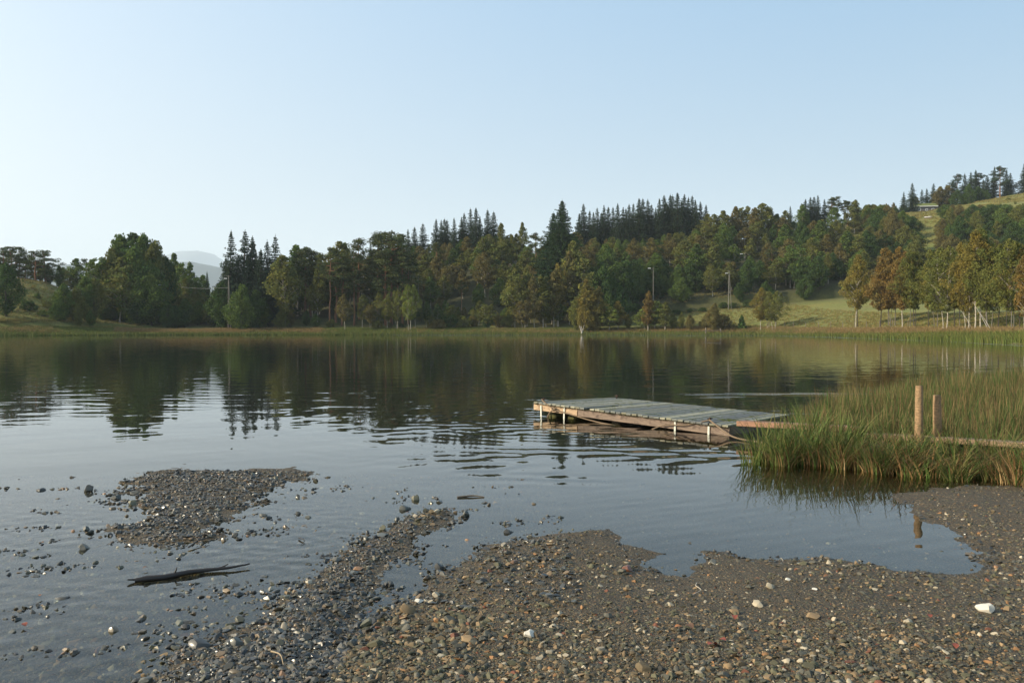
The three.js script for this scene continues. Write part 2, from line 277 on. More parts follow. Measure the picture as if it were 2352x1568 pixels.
// ------------------------------------------------------------------ distant mountains
function mountain(name, label, dist, pts, mat, rough) {  // outline given as sight lines; a real hill with a round back
  const xs = range(pts[0][0], pts[pts.length - 1][0], 8), top = (x) => { let i = 0; while (i < pts.length - 2 && pts[i + 1][0] < x) i++; const a = pts[i], b = pts[i + 1], t = smooth(x, a[0], b[0]); return lerp(a[1], b[1], t); };
  const X = xs.map((x) => SCALE_IN(x) * dist), rows = range(-1, 1, 0.05), pos = [], idx = [], n = xs.length;
  rows.forEach((r, j) => { xs.forEach((x, i) => { const h = topAt(top(x), dist) * Math.sqrt(Math.max(0, 1 - r * r)) * (1 + (r ? rough : rough * 0.4) * fbm(i * 0.12, j * 0.4, 3)); pos.push(X[i], Math.max(-5, h) - (j === 0 || j === rows.length - 1 ? 5 : 0), -dist - r * dist * 0.12); if (i && j) { const k = j * n + i, a = k - n - 1; idx.push(a, k - 1, a + 1, a + 1, k - 1, k); } }); });
  const g = new THREE.BufferGeometry(); g.setAttribute('position', new THREE.Float32BufferAttribute(pos, 3)); g.setIndex(idx); g.computeVertexNormals();
  return structure(name, g, mat, label);
}
mountain('mountain', 'pale rounded mountain far beyond the lake, with a snow patch', 10500, [[250, 700], [300, 628], [340, 612], [400, 590], [425, 579], [455, 576], [480, 580], [498, 592], [512, 606], [540, 632], [620, 690], [700, 740]], std([0.13, 0.14, 0.14], 1), 0.03);
mountain('ridge', 'blue wooded ridge below the rounded mountain', 4200, [[-200, 700], [0, 640], [120, 612], [160, 607], [230, 612], [330, 618], [400, 604], [440, 603], [470, 608], [510, 614], [600, 640], [760, 690], [1000, 680], [1400, 690], [1800, 680], [2300, 690], [2900, 680]], std([0.045, 0.06, 0.05], 1), 0.05);

// ------------------------------------------------------------------ trees
const leafMat = (r, g, b, t = 0.3) => new THREE.MeshPhysicalMaterial({ color: rgb(r, g, b), roughness: 1, transmission: t, thickness: 0, specularIntensity: 0.25, vertexColors: true, side: THREE.DoubleSide });
const LEAF = {
  spruce: leafMat(0.034, 0.064, 0.024, 0.1), spruceBlue: leafMat(0.040, 0.064, 0.034, 0.1), pine: leafMat(0.078, 0.095, 0.032, 0.12),
  dark: leafMat(0.053, 0.092, 0.021), green: leafMat(0.096, 0.142, 0.029), olive: leafMat(0.138, 0.146, 0.034), brown: leafMat(0.148, 0.126, 0.039), gold: leafMat(0.190, 0.156, 0.034), rust: leafMat(0.190, 0.128, 0.034), lime: leafMat(0.165, 0.195, 0.038),
};
const birchBark = tex(64, 256, (i, j) => { const band = noise(i * 0.05, j * 0.33, 2) + 0.5 * noise(i * 0.2, j * 0.9, 5), k = smooth(band, 0.18, 0.4), v = 205 + 25 * noise(i * 0.1, j * 0.1); return [lerp(v, 42, k), lerp(v - 6, 38, k), lerp(v - 18, 33, k)]; }, true, [1, 0.35]);
const BARK = { birch: new THREE.MeshStandardMaterial({ map: birchBark, color: rgb(0.72, 0.69, 0.64), roughness: 0.8 }), dark: std([0.055, 0.045, 0.035], 0.95), pine: std([0.20, 0.095, 0.05], 0.95), grey: std([0.14, 0.125, 0.10], 0.95) };
function leafCloud(rnd, clumps, size, aspect = 0.7, up = 0.25) {   // clumps: [x, y, z, radius, leaves, flatness, droop]
  let n = 0; for (const c of clumps) n += c[4];
  const pos = new Float32Array(n * 12), col = new Float32Array(n * 12), idx = new Uint32Array(n * 6), a = new THREE.Vector3(), b = new THREE.Vector3(), w = new THREE.Vector3(); let o = 0, q = 0;
  for (const [cx, cy, cz, r, m, flat = 0.8, droop = 0, fine = 1] of clumps) {
    const tint = 0.72 + 0.56 * rnd(), warm = 0.9 + 0.2 * rnd();
    for (let k = 0; k < m; k++) {
      let x, y, z; do { x = rnd() * 2 - 1; y = rnd() * 2 - 1; z = rnd() * 2 - 1; } while (x * x + y * y + z * z > 1);
      const rr = Math.hypot(x, z); x = cx + x * r; z = cz + z * r; y = cy + y * r * flat - droop * rr * r;
      a.set(rnd() - 0.5, (rnd() - 0.5) * (1 - up), rnd() - 0.5).normalize(); b.set(rnd() - 0.5, rnd() - 0.5, rnd() - 0.5).cross(a).normalize();
      const s = size * fine * (0.6 + 0.8 * rnd()); a.multiplyScalar(s); b.multiplyScalar(s * aspect);
      const p = [[-a.x, -a.y, -a.z], [b.x, b.y, b.z], [a.x, a.y, a.z], [-b.x, -b.y, -b.z]], v = tint * (0.75 + 0.5 * rnd());
      for (let e = 0; e < 4; e++) { pos[o + e * 3] = x + p[e][0] * 0.5; pos[o + e * 3 + 1] = y + p[e][1] * 0.5; pos[o + e * 3 + 2] = z + p[e][2] * 0.5; col[o + e * 3] = v * warm; col[o + e * 3 + 1] = v; col[o + e * 3 + 2] = v / warm; }
      const f = o / 3; idx.set([f, f + 1, f + 2, f, f + 2, f + 3], q); o += 12; q += 6;
    }
  }
  const g = new THREE.BufferGeometry(); g.setAttribute('position', new THREE.BufferAttribute(pos, 3)); g.setAttribute('color', new THREE.BufferAttribute(col, 3)); g.setIndex(new THREE.BufferAttribute(idx, 1)); return g;
}
function proto(trunk, crown, height, bark, leaf) { return { trunk, crown, height, bark, leaf }; }
function spruceProto(seed, H = 18, R = 3.4, gap = 0.72, full = 1.5, taper = 1.0) {
  const rnd = rngOf(seed), clumps = [], limbs = [tube([[0, -0.4, 0], [0.05, H * 0.5, 0], [0, H * 0.985, 0]], [0.26, 0.16, 0.015], 7)], turn = rnd() * 6;
  for (let y = 0.7; y < H * 0.985; y += gap * (0.36 + 0.4 * (1 - y / H)) * (0.7 + 0.6 * rnd())) {
    const t = y / H, rad = R * Math.pow(1 - t, taper) * (0.74 + 0.5 * rnd()) + 0.06, m = Math.max(3, Math.round(4 + rad * 2.1));
    for (let k = 0; k < m; k++) {
      if (rnd() < 0.06) continue;
      const a = turn + y * 2.4 + k / m * 6.283 + (rnd() - 0.5) * 0.7, L = rad * (0.5 + 0.65 * rnd()), ca = Math.cos(a), sa = Math.sin(a), sag = 0.22 + 0.18 * rnd() - 0.35 * t;
      const st = Math.max(2, Math.round(L / 0.42));
      for (let s = 1; s <= st; s++) { const f = s / st, r = L * f; clumps.push([ca * r, y - sag * r + 0.10 * f * f * L - 0.08, sa * r, (0.20 + 0.24 * (1 - f * 0.55) * Math.min(1, L)) * (1 - 0.45 * t), Math.round((8 + 5 * t) * full), 0.9, 0.5, 1 - 0.5 * t]); }
      if (k % 3 === 0 && L > 1) limbs.push(tube([[0, y, 0], [ca * L * 0.8, y - sag * L * 0.8, sa * L * 0.8]], [0.04, 0.012], 4));
    }
  }
  for (let k = 0; k < 5; k++) clumps.push([0, H * (0.955 + 0.011 * k), 0, 0.13 - 0.02 * k, 7, 1.6, 0, 0.42]);
  return proto(mergeGeometries(limbs), leafCloud(rnd, clumps, 0.40, 0.42, 0.5), H, BARK.dark, LEAF.spruce);
}
function pineProto(seed, H = 14, R = 2.6, bare = 0.42) {
  const rnd = rngOf(seed), lean = (rnd() - 0.5) * 0.8, ax = (y) => lean * Math.pow(y / H, 2) + 0.15 * Math.sin(y * 0.9 + seed), limbs = [tube(range(0, 1, 0.125).map((t) => [ax(t * H), t * H - (t ? 0 : 0.4), 0]), range(0, 1, 0.125).map((t) => 0.2 * (1 - t) + 0.03), 8)], clumps = [];
  for (let y = H * bare; y < H * 0.97; y += 0.52) {
    const t = (y / H - bare) / (1 - bare), rad = R * (0.5 + 0.75 * Math.sin(Math.PI * Math.pow(clamp(t * 0.86 + 0.12), 0.85)) * 0.8) * (1 - 0.62 * t * t);
    const m = 2 + Math.floor(rnd() * 2.2);
    for (let k = 0; k < m; k++) {
      const a = rnd() * 6.283, L = rad * (0.45 + 0.7 * rnd()), x = ax(y) + Math.cos(a) * L, z = Math.sin(a) * L, yy = y + L * (0.12 + 0.22 * rnd());
      limbs.push(tube([[ax(y), y, 0], [ax(y) + Math.cos(a) * L * 0.6, y + L * 0.06, Math.sin(a) * L * 0.6], [x, yy, z]], [0.05, 0.035, 0.012], 4));
      clumps.push([x, yy, z, 0.6 + 0.45 * rnd(), 100, 0.5]); if (L > 1.2) clumps.push([ax(y) + Math.cos(a) * L * 0.6, y + L * 0.12, Math.sin(a) * L * 0.6, 0.6, 70, 0.5]);
    }
  }
  clumps.push([ax(H), H * 0.98, 0, 0.5, 60, 0.9]);
  return proto(mergeGeometries(limbs), leafCloud(rnd, clumps, 0.30, 0.4, 0.1), H, BARK.pine, LEAF.pine);
}
function leafyProto(seed, o) {                     // birches, aspens, alders, bushes
  const { H = 11, R = 2.1, bare = 0.2, stems = 1, leaves = 46, size = 0.3, clumpsN = 95, clumpR = 0.62, peak = 0.42, bark = BARK.birch, leaf = LEAF.olive, droop = 0.25, trunkR = 0.095, shell = 0.5, lean = 0.5 } = o;
  const rnd = rngOf(seed), limbs = [], clumps = [];
  const prof = (t) => { const q = t < peak ? t / peak : (1 - t) / (1 - peak); return Math.pow(clamp(q), t < peak ? 0.55 : 0.72); };
  const lobes = [0, 1, 2, 3].map(() => [rnd() * 6.283, 0.75 + 0.5 * rnd()]), stemAt = [];
  for (let s = 0; s < stems; s++) {
    const a = rnd() * 6.283, off = stems > 1 ? 0.25 + 0.3 * rnd() : 0, top = H * (s ? 0.72 + 0.22 * rnd() : 0.97), sl = stems > 1 ? R * 0.42 : R * 0.1, l = lean * (rnd() - 0.5);
    const at = (y) => [Math.cos(a) * (off + sl * Math.pow(y / H, 1.3)) + l * Math.pow(y / H, 1.6) + 0.06 * Math.sin(y * 1.3 + s), Math.sin(a) * (off + sl * Math.pow(y / H, 1.3)) + 0.06 * Math.cos(y * 1.1 + s)];
    stemAt.push([at, top]);
    limbs.push(tube(range(0, 1, 0.1).map((t) => { const [x, z] = at(t * top); return [x, t * top - (t ? 0 : 0.4), z]; }), range(0, 1, 0.1).map((t) => trunkR * (s ? 0.75 : 1) * (1 - 0.93 * t) + (t < 0.05 ? trunkR * 0.25 : 0)), 8));
  }
  for (let k = 0; k < clumpsN; k++) {
    const t = Math.pow((k + rnd()) / clumpsN, 0.9), y = H * (bare + (1 - bare) * t * 0.985), a = rnd() * 6.283, lobe = lobes.reduce((m, [la, ls]) => m + (ls - 1) * Math.cos(a - la + y * 0.5), 1), rr = R * prof(t) * clamp(lobe, 0.55, 1.3) * Math.pow(rnd(), shell);
    const [at, top] = stemAt[k % stems], [sx, sz] = at(Math.min(y, top)), x = sx * (1 - 0.35 * t) + Math.cos(a) * rr, z = sz * (1 - 0.35 * t) + Math.sin(a) * rr, sc = (0.55 + 0.6 * prof(t)) * (0.75 + 0.5 * rnd());
    clumps.push([x, y, z, clumpR * sc, Math.round(leaves * sc), 1.0 - 0.25 * rnd(), droop]);
    if (k % 3 === 0 && rr > 0.5) { const y0 = Math.max(0.15 * H * bare, y - rr * 0.8), [bx, bz] = at(Math.min(y0, top)); limbs.push(tube([[bx, y0, bz], [(bx + x) / 2, (y0 + y) / 2 + rr * 0.12, (bz + z) / 2], [x, y, z]], [0.045, 0.03, 0.01], 4)); }
  }
  return proto(mergeGeometries(limbs), leafCloud(rnd, clumps, size, 0.72, 0.1), H, bark, leaf);
}
const P = {
  spruce: [1, 2, 3, 4].map((s) => spruceProto(100 + s, 18, 3.3 + 0.5 * s, 0.72 + 0.06 * s)),
  bigSpruce: [spruceProto(140, 26, 8.2, 0.62, 2.0, 0.86)],
  pine: [1, 2, 3].map((s) => pineProto(200 + s, 13 + s, 2.2 + 0.3 * s, 0.3 + 0.1 * s)),
  lowPine: [1, 2].map((s) => pineProto(230 + s, 9, 3.3, 0.1)),
  birch: [leafyProto(301, {}), leafyProto(302, { R: 2.5, clumpsN: 110, peak: 0.36 }), leafyProto(303, { stems: 2, R: 2.6, clumpsN: 125 }), leafyProto(304, { R: 1.8, peak: 0.3, clumpsN: 85 }), leafyProto(305, { R: 2.7, peak: 0.5, clumpsN: 120, clumpR: 0.7 })],
  fine: [leafyProto(321, { size: 0.19, leaves: 62, R: 2.4, clumpsN: 175, bare: 0.28, clumpR: 0.5, droop: 0.6, trunkR: 0.075 }), leafyProto(322, { size: 0.19, leaves: 62, R: 2.7, clumpsN: 190, bare: 0.25, clumpR: 0.5, stems: 2, droop: 0.5, trunkR: 0.075, lean: 1 }), leafyProto(323, { size: 0.18, leaves: 56, R: 2.0, clumpsN: 140, bare: 0.28, clumpR: 0.46, peak: 0.45, droop: 0.6, lean: 1.6, trunkR: 0.07 }), leafyProto(324, { size: 0.19, leaves: 62, R: 2.9, clumpsN: 215, bare: 0.25, peak: 0.42, clumpR: 0.52, stems: 2, trunkR: 0.07 }), leafyProto(325, { size: 0.19, leaves: 60, R: 2.3, clumpsN: 150, bare: 0.36, clumpR: 0.5, peak: 0.5, trunkR: 0.085, lean: 0.9 })],
  broad: [leafyProto(341, { R: 3.6, H: 9, bare: 0.06, clumpsN: 150, clumpR: 0.85, leaves: 62, peak: 0.45, shell: 0.35, bark: BARK.dark, leaf: LEAF.dark, trunkR: 0.2 }), leafyProto(342, { R: 4.2, H: 9, bare: 0.03, clumpsN: 170, clumpR: 0.9, leaves: 60, peak: 0.35, shell: 0.35, stems: 3, bark: BARK.dark, leaf: LEAF.dark }), leafyProto(343, { R: 3.0, H: 11, bare: 0.08, clumpsN: 150, clumpR: 0.9, leaves: 60, peak: 0.5, shell: 0.4, stems: 2, bark: BARK.dark, leaf: LEAF.dark })],
  bush: [leafyProto(361, { R: 2.2, H: 3, bare: 0.02, clumpsN: 70, clumpR: 0.5, leaves: 60, size: 0.22, peak: 0.3, shell: 0.4, stems: 4, bark: BARK.grey, trunkR: 0.05 }), leafyProto(362, { R: 1.8, H: 3.4, bare: 0.0, clumpsN: 60, clumpR: 0.5, leaves: 55, size: 0.22, peak: 0.4, shell: 0.4, stems: 3, bark: BARK.grey, trunkR: 0.05 })],
  sapling: [spruceProto(180, 2.6, 1.0, 0.3)],
};
const trnd = rngOf(4242), placedTrees = [];
function tree(name, kind, variant, x, d, top, { leaf, wide = 1, label, group, bark, sink = 0 } = {}) {   // x: sight line, d: distance, top: height of the tip above the water
  { const sd = column(SCALE_IN(x))[0]; const first = d; d = Math.max(d, sd + shoreWobble(SCALE_IN(x) * sd) + 4 + (placedTrees.length * 37 % 50) / 10); top = EYE + (top - EYE) * d / first; }
  const X = SCALE_IN(x) * d, g = farGround(X, d) - sink; if (kind === 'bush' && top - g > 4.2) { kind = 'broad'; wide *= 0.75; }
  const p = P[kind][variant % P[kind].length], h = Math.max(1.2, top - g), s = h / p.height;
  const o = thing(name, label, name === 'spruce_tree' ? 'spruce' : name === 'pine_tree' ? 'pine' : name === 'birch_tree' ? 'birch' : name === 'shrub' ? 'shrub' : 'tree', [X, g, -d], trnd() * 6.283, group);
  const w = s * wide * (0.8 + 0.42 * trnd()); o.scale.set(w * (0.92 + 0.16 * trnd()), s, w); if (kind === 'spruce' || kind === 'birch') { o.rotation.x = (trnd() - 0.5) * 0.05; o.rotation.z = (trnd() - 0.5) * 0.05; }
  meshOf('trunk', p.trunk, bark ?? p.bark, o); meshOf('crown', p.crown, leaf ?? p.leaf, o); placedTrees.push([x, d, h]); return o;
}
const z1 = (a, b) => [(a / 2.6133) / 1.4694, (740 + b / 2.6133) / 1.4694], z2 = (a, b) => [(850 + a / 2.6133) / 1.4694, (640 + b / 2.6133) / 1.4694], z3 = (a, b) => [(1700 + a / 2.6133) / 1.4694, (600 + b / 2.6133) / 1.4694], z4 = (a, b) => [(2556 + a / 2.3756) / 1.4694, (520 + b / 2.3756) / 1.4694];
const row = (list, f) => list.forEach((q, i) => f(q, i));
// left knoll
row([[40, 255], [108, 245], [172, 248], [320, 285], [402, 278], [230, 330]], ([a, b], i) => { const [x, y] = z1(a, b); tree('pine_tree', 'lowPine', i, x, 262 + (i % 3) * 4, topAt(y, 262 + (i % 3) * 4), { wide: 1.15, label: 'dark pine on top of the grassy knoll', group: 'pines on the grassy knoll' }); });
row([[200, 640, 236], [140, 560, 240], [260, 700, 232], [330, 600, 244], [420, 640, 240], [90, 720, 228], [380, 760, 230]], ([a, b, d], i) => { const [x, y] = z1(a, b), g = farGround(SCALE_IN(x) * d, d); tree('shrub', 'bush', i, x, d, g + 1.5 + (i % 3) * 0.6, { leaf: [LEAF.green, LEAF.olive, LEAF.dark][i % 3], wide: 1.3, label: 'small bush dotted on the open side of the grassy knoll', group: 'bushes on the side of the knoll' }); });
row([[60, 380, 246], [0, 350, 262], [110, 400, 255], [430, 390, 270], [360, 420, 264], [520, 400, 276]], ([a, b, d], i) => { const [x, y] = z1(a, b); tree('shrub', 'bush', i, x, d, topAt(y, d), { leaf: LEAF.dark, label: 'dark low bush under the pines of the grassy knoll', group: 'bushes under the knoll pines' }); });
{ const [x, y] = z1(55, 410); tree('broadleaf_tree', 'broad', 0, x, 222, topAt(y, 222), { leaf: LEAF.dark, wide: 0.72, label: 'dark round leafy tree standing alone on the side of the grassy knoll' }); }
row([[690, 345, 'birch', LEAF.green], [560, 420, 'birch', LEAF.green], [620, 450, 'birch', LEAF.olive]], ([a, b, k, l], i) => { const [x, y] = z1(a, b); tree('birch_tree', k, i, x, 285, topAt(y, 285), { leaf: l, wide: 1.2, label: 'small olive birch between the knoll pines and the tall lakeside grove', group: 'small birches beside the knoll' }); });
{ const [x, y] = z1(765, 345); tree('pine_tree', 'pine', 1, x, 280, topAt(y, 280), { wide: 1.1, label: 'single slanting pine between the grassy knoll and the tall grove' }); }
row([[880, 340, 252], [985, 255, 255], [1100, 140, 258], [1190, 125, 260], [1280, 135, 259], [1350, 200, 260], [1395, 270, 262], [1460, 330, 262], [1240, 260, 250], [1060, 330, 247], [1340, 400, 249]], ([a, b, d], i) => { const [x, y] = z1(a, b); tree('aspen_tree', i % 3 === 0 ? 'birch' : 'broad', i + 2, x, d, topAt(y, d), { leaf: i % 4 === 1 ? LEAF.olive : i % 2 ? LEAF.dark : LEAF.green, wide: i % 3 === 0 ? 1.25 : 0.62, label: 'tall leafy tree in the dark grove beside the grassy knoll', group: 'grove beside the knoll' }); });
row([[560, 560, 231], [640, 600, 234], [740, 500, 238], [830, 520, 240], [520, 700, 229], [700, 740, 230], [800, 800, 233]], ([a, b, d], i) => { const [x, y] = z1(a, b); tree('broadleaf_tree', 'broad', i, x, d, topAt(y, d), { leaf: i % 2 ? LEAF.olive : LEAF.green, wide: 0.8, label: 'spreading green lakeside tree at the foot of the grassy knoll', group: 'trees at the foot of the knoll' }); });
row([[920, 700], [1010, 640], [1120, 660], [1210, 690], [1300, 640], [1400, 690], [1480, 720], [1560, 760], [1640, 800], [900, 780], [1100, 790], [1330, 770]], ([a, b], i) => { const [x, y] = z1(a, b), d = 246 + (i % 3) * 3; tree('broadleaf_tree', 'broad', i, x, d, topAt(y, d), { leaf: LEAF.dark, wide: 0.95, label: 'low dark tree under the tall grove behind the rusty shore grass', group: 'low trees under the grove' }); });
row([[1530, 300, 300], [1585, 400, 290], [1660, 380, 282], [1640, 520, 276], [1700, 470, 280], [1720, 600, 268], [1790, 490, 292], [1760, 640, 270]], ([a, b, d], i) => { const [x, y] = z1(a, b); tree('birch_tree', 'birch', i, x, d, topAt(y, d), { leaf: i % 2 ? LEAF.olive : LEAF.green, label: 'slim green birch in the gap below the far mountain', group: 'birches in the mountain gap' }); });
row([[1835, 455, 288], [1870, 600, 276]], ([a, b, d], i) => { const [x, y] = z1(a, b); tree('spruce_tree', 'spruce', i, x, d, topAt(y, d), { wide: 0.75, label: 'small spruce in the gap below the far mountain', group: 'small spruces in the mountain gap' }); });
row([[1600, 690, 262], [1650, 700, 258], [1700, 690, 266], [1745, 720, 260], [1780, 700, 268], [1820, 730, 262], [1860, 740, 258], [1580, 760, 254]], ([a, b, d], i) => { const [x, y] = z1(a, b); tree('broadleaf_tree', 'broad', i, x, d, topAt(y, d), { leaf: i % 2 ? LEAF.green : LEAF.olive, wide: 1.1, label: 'low green tree filling the bottom of the mountain gap', group: 'low trees in the mountain gap' }); });
// tall spruces on the left shore
row([[2030, 95], [2145, 92], [2225, 155], [2290, 260], [1990, 330], [2100, 300], [2180, 330]], ([a, b], i) => { const [x, y] = z1(a, b), d = 252 + (i % 3) * 3; tree('spruce_tree', 'spruce', i, x, d, topAt(y, d), { leaf: LEAF.spruceBlue, wide: 1.18, label: 'tall ragged spruce of the group by the leaning power pole', group: 'tall spruces by the power pole' }); });
row([[5, 405], [140, 440], [207, 392], [80, 520], [40, 560]], ([a, b], i) => { const [x, y] = z2(a, b), d = 254 + (i % 3) * 3; tree('spruce_tree', 'spruce', i + 1, x, d, topAt(y, d), { leaf: LEAF.spruceBlue, wide: 1.09, label: 'tall dark spruce beside the wide olive birch on the shore', group: 'tall spruces by the wide birch' }); });
row([[1960, 560, 246], [2110, 580, 242], [2230, 620, 243], [2300, 700, 246]], ([a, b, d], i) => { const [x, y] = z1(a, b); tree('broadleaf_tree', 'broad', i, x, d, topAt(y, d), { leaf: i % 2 ? LEAF.green : LEAF.dark, wide: 0.85, label: 'rounded green tree in front of the tall left shore spruces', group: 'round trees before the left spruces' }); });
{ const [x, y] = z2(300, 575); tree('birch_tree', 'birch', 4, x, 247, topAt(y, 247), { leaf: LEAF.olive, wide: 1.15, label: 'wide olive birch right beside the tall shore spruces' }); }
row([[408, 490, 266], [540, 580, 262], [600, 560, 268], [775, 452, 272], [832, 468, 274], [580, 660, 256]], ([a, b, d], i) => { const [x, y] = z2(a, b); tree('birch_tree', 'birch', i + 1, x, d, topAt(y, d), { leaf: i % 2 ? LEAF.olive : LEAF.green, label: 'tall green birch among the pines of the left shore', group: 'birches among the shore pines' }); });
row([[475, 505, 262], [515, 530, 264], [690, 505, 250], [745, 620, 256], [948, 430, 258], [905, 560, 254], [1110, 395, 262], [1165, 370, 264], [1230, 365, 256], [1290, 385, 262], [1330, 560, 255], [1380, 620, 257], [1180, 520, 254], [800, 640, 253]], ([a, b, d], i) => { const [x, y] = z2(a, b); tree('pine_tree', 'pine', i, x, d, topAt(y, d), { wide: 1.05, label: 'tall pine with bare trunk in the open wood on the shore', group: 'shore pines' }); });
row([[1050, 460], [1385, 345], [1438, 322], [1508, 290], [1625, 255], [1672, 262], [1700, 250], [1725, 262], [1790, 245], [1850, 235], [1870, 200], [1932, 158], [1975, 155], [2010, 230], [2078, 170], [2132, 185]], ([a, b], i) => { const [x, y] = z2(a, b), d = 328 + (i % 4) * 3; tree('spruce_tree', 'spruce', i, x, d, topAt(y, d), { leaf: LEAF.spruceBlue, wide: 1.09, label: 'dark spruce on the lower crest of the wooded hill', group: 'spruces on the lower crest' }); });
row([[2200, 290, 316], [2300, 400, 312]], ([a, b, d], i) => { const [x, y] = z2(a, b); tree('birch_tree', 'birch', 3, x, d, topAt(y, d), { leaf: LEAF.olive, label: 'thin birch on the crest between two groups of spruces', group: 'crest birches between spruces' }); });
row([[165, 395], [110, 490], [60, 500]], ([a, b], i) => { const [x, y] = z3(a, b), d = 318; tree('birch_tree', 'birch', i, x, d, topAt(y, d), { leaf: LEAF.olive, label: 'birch on the skyline just beside the giant spruce', group: 'skyline birches by the giant spruce' }); });
{ const [x, y] = z3(285, 480); tree('pine_tree', 'pine', 2, x, 290, topAt(y, 290), { label: 'lone pine standing just beside the giant spruce' }); }
{ const [x, y] = z3(515, 190); tree('spruce_tree', 'bigSpruce', 0, x, 268, topAt(y, 268), { wide: 1.15, label: 'giant broad dark green spruce rising over the shore wood' }); const [x2, y2] = z3(440, 300); tree('spruce_tree', 'bigSpruce', 0, x2, 272, topAt(y2, 272), { wide: 0.95, label: 'second lower spruce grown against the giant spruce' }); }
row([[660, 310], [705, 225], [752, 285], [822, 258], [790, 300], [882, 235], [920, 250], [965, 255], [1010, 222], [1050, 255], [1105, 228], [1140, 220], [1190, 180], [1225, 182], [1265, 185], [1300, 230], [1370, 180], [1412, 150], [1455, 143], [1482, 150], [1535, 128], [1590, 143], [1625, 165], [1660, 155], [1690, 190], [1730, 208], [1775, 232], [860, 300], [1080, 270], [1340, 260], [1560, 190], [1430, 210]], ([a, b], i) => { const [x, y] = z3(a, b), d = 338 + (i % 4) * 3; tree('spruce_tree', 'spruce', i, x, d, topAt(y, d), { leaf: LEAF.spruceBlue, wide: 1.22, label: i < 11 || i === 27 || i === 28 ? 'dark spruce in the thin ragged row on the main crest beside the giant spruce' : i < 16 || i === 29 ? 'dark spruce in the middle clump of the main crest' : 'dark spruce in the tallest dense clump of the main crest', group: i < 11 || i === 27 || i === 28 ? 'ragged crest spruces' : i < 16 || i === 29 ? 'middle crest spruces' : 'tallest crest spruces' }); });
row([[1920, 290], [2040, 250], [2130, 258], [2210, 262], [2270, 225], [2330, 262], [1860, 320], [1980, 330], [2380, 330], [2440, 350], [1800, 320]], ([a, b], i) => { const [x, y] = z3(a, b), d = 330 + (i % 3) * 4; tree('birch_tree', 'birch', i, x, d, topAt(y, d), { leaf: i % 2 ? LEAF.brown : LEAF.olive, wide: 1.35, label: 'rounded brownish birch on the crest past the long spruce row', group: 'crest birches past the spruce row' }); });
row([[150, 478], [215, 452], [345, 400], [770, 368], [880, 428], [700, 470], [620, 430]], ([a, b], i) => { const [x, y] = z4(a, b), d = 336 + (i % 3) * 5; tree('birch_tree', 'birch', i, x, d, topAt(y, d), { leaf: i % 2 ? LEAF.olive : LEAF.green, wide: 1.3, label: 'tall olive birch among the spruces on the second crest', group: 'birches on the second crest' }); });
row([[262, 415], [380, 358], [412, 342], [450, 335], [483, 328], [530, 360], [110, 440], [940, 440]], ([a, b], i) => { const [x, y] = z4(a, b), d = 350; tree('spruce_tree', 'spruce', i, x, d, topAt(y, d), { leaf: LEAF.spruceBlue, wide: 1.15, label: 'dark spruce on the second crest above the meadow', group: 'spruces on the second crest' }); });
row([[590, 345], [632, 340], [688, 370], [720, 378]], ([a, b], i) => { const [x, y] = z4(a, b), d = 350; tree('pine_tree', 'pine', i, x, d, topAt(y, d), { wide: 1.2, label: 'crest pine beside the second crest spruces', group: 'pines on the second crest' }); });
// steep pasture to the right
{ const [x, y] = z4(1022, 395); tree('birch_tree', 'birch', 1, x, 372, topAt(y, 372), { leaf: LEAF.rust, wide: 0.9, label: 'reddish birch on the skyline left of the hill house' }); }
row([[1095, 390, 360], [1165, 300, 385], [1235, 228, 388], [1310, 280, 412], [1352, 275, 412], [1400, 235, 412]], ([a, b, d], i) => { const [x, y] = z4(a, b); if (i) tree('spruce_tree', 'spruce', i, x, d, topAt(y, d), { wide: 1.25, leaf: LEAF.spruceBlue, label: 'dark spruce close by the turf roofed house on the hill', group: 'spruces by the hill house' }); else tree('birch_tree', 'birch', 2, x, d, topAt(y, d), { leaf: LEAF.brown, label: 'brown birch below the hill house spruces' }); });
{ const [x, y] = z4(1270, 340); tree('birch_tree', 'birch', 1, x, 400, topAt(y, 400), { leaf: LEAF.brown, wide: 1.6, label: 'small round brown tree against the wall of the hill house' }); }
row([[1460, 262, 410], [1505, 250, 412], [1430, 300, 408]], ([a, b, d], i) => { const [x, y] = z4(a, b); tree('birch_tree', 'birch', i + 1, x, d, topAt(y, d), { leaf: LEAF.brown, wide: 1.4, label: 'brownish birch right behind the hill house', group: 'birches behind the hill house' }); });
row([[1560, 200], [1595, 160], [1655, 152], [1700, 142], [1745, 128], [1770, 150], [1800, 200], [1832, 165], [1885, 102], [1935, 98], [1990, 122], [2012, 150], [2130, 75], [2080, 220]], ([a, b], i) => { const [x, y] = z4(a, b), d = 412 + (i % 3) * 3; tree('spruce_tree', i % 4 === 1 ? 'pine' : 'spruce', i, x, d, topAt(y, d), { leaf: LEAF.spruceBlue, wide: 1.15, label: 'dark conifer in the grove on top of the pasture', group: 'conifers on top of the pasture' }); });
row([[1690, 240], [1830, 290], [1650, 320], [1760, 260], [1590, 290]], ([a, b], i) => { const [x, y] = z4(a, b), d = 398 + i; tree('broadleaf_tree', 'broad', i, x, d, topAt(y, d), { leaf: LEAF.dark, wide: 0.8, label: 'fresh green leafy tree before the conifers on top of the pasture', group: 'leafy trees on top of the pasture' }); });
row([[1080, 440, 318, LEAF.brown], [1010, 500, 322, LEAF.olive], [1150, 520, 316, LEAF.brown], [1540, 430, 318, LEAF.olive], [1470, 520, 312, LEAF.brown], [1610, 520, 314, LEAF.olive], [1530, 560, 308, LEAF.green]], ([a, b, d, l], i) => { const [x, y] = z4(a, b); tree('broadleaf_tree', 'broad', i, x, d, topAt(y, d), { leaf: l, wide: 0.7, label: 'big autumn tinted tree standing on the steep pasture', group: 'autumn trees on the pasture' }); });
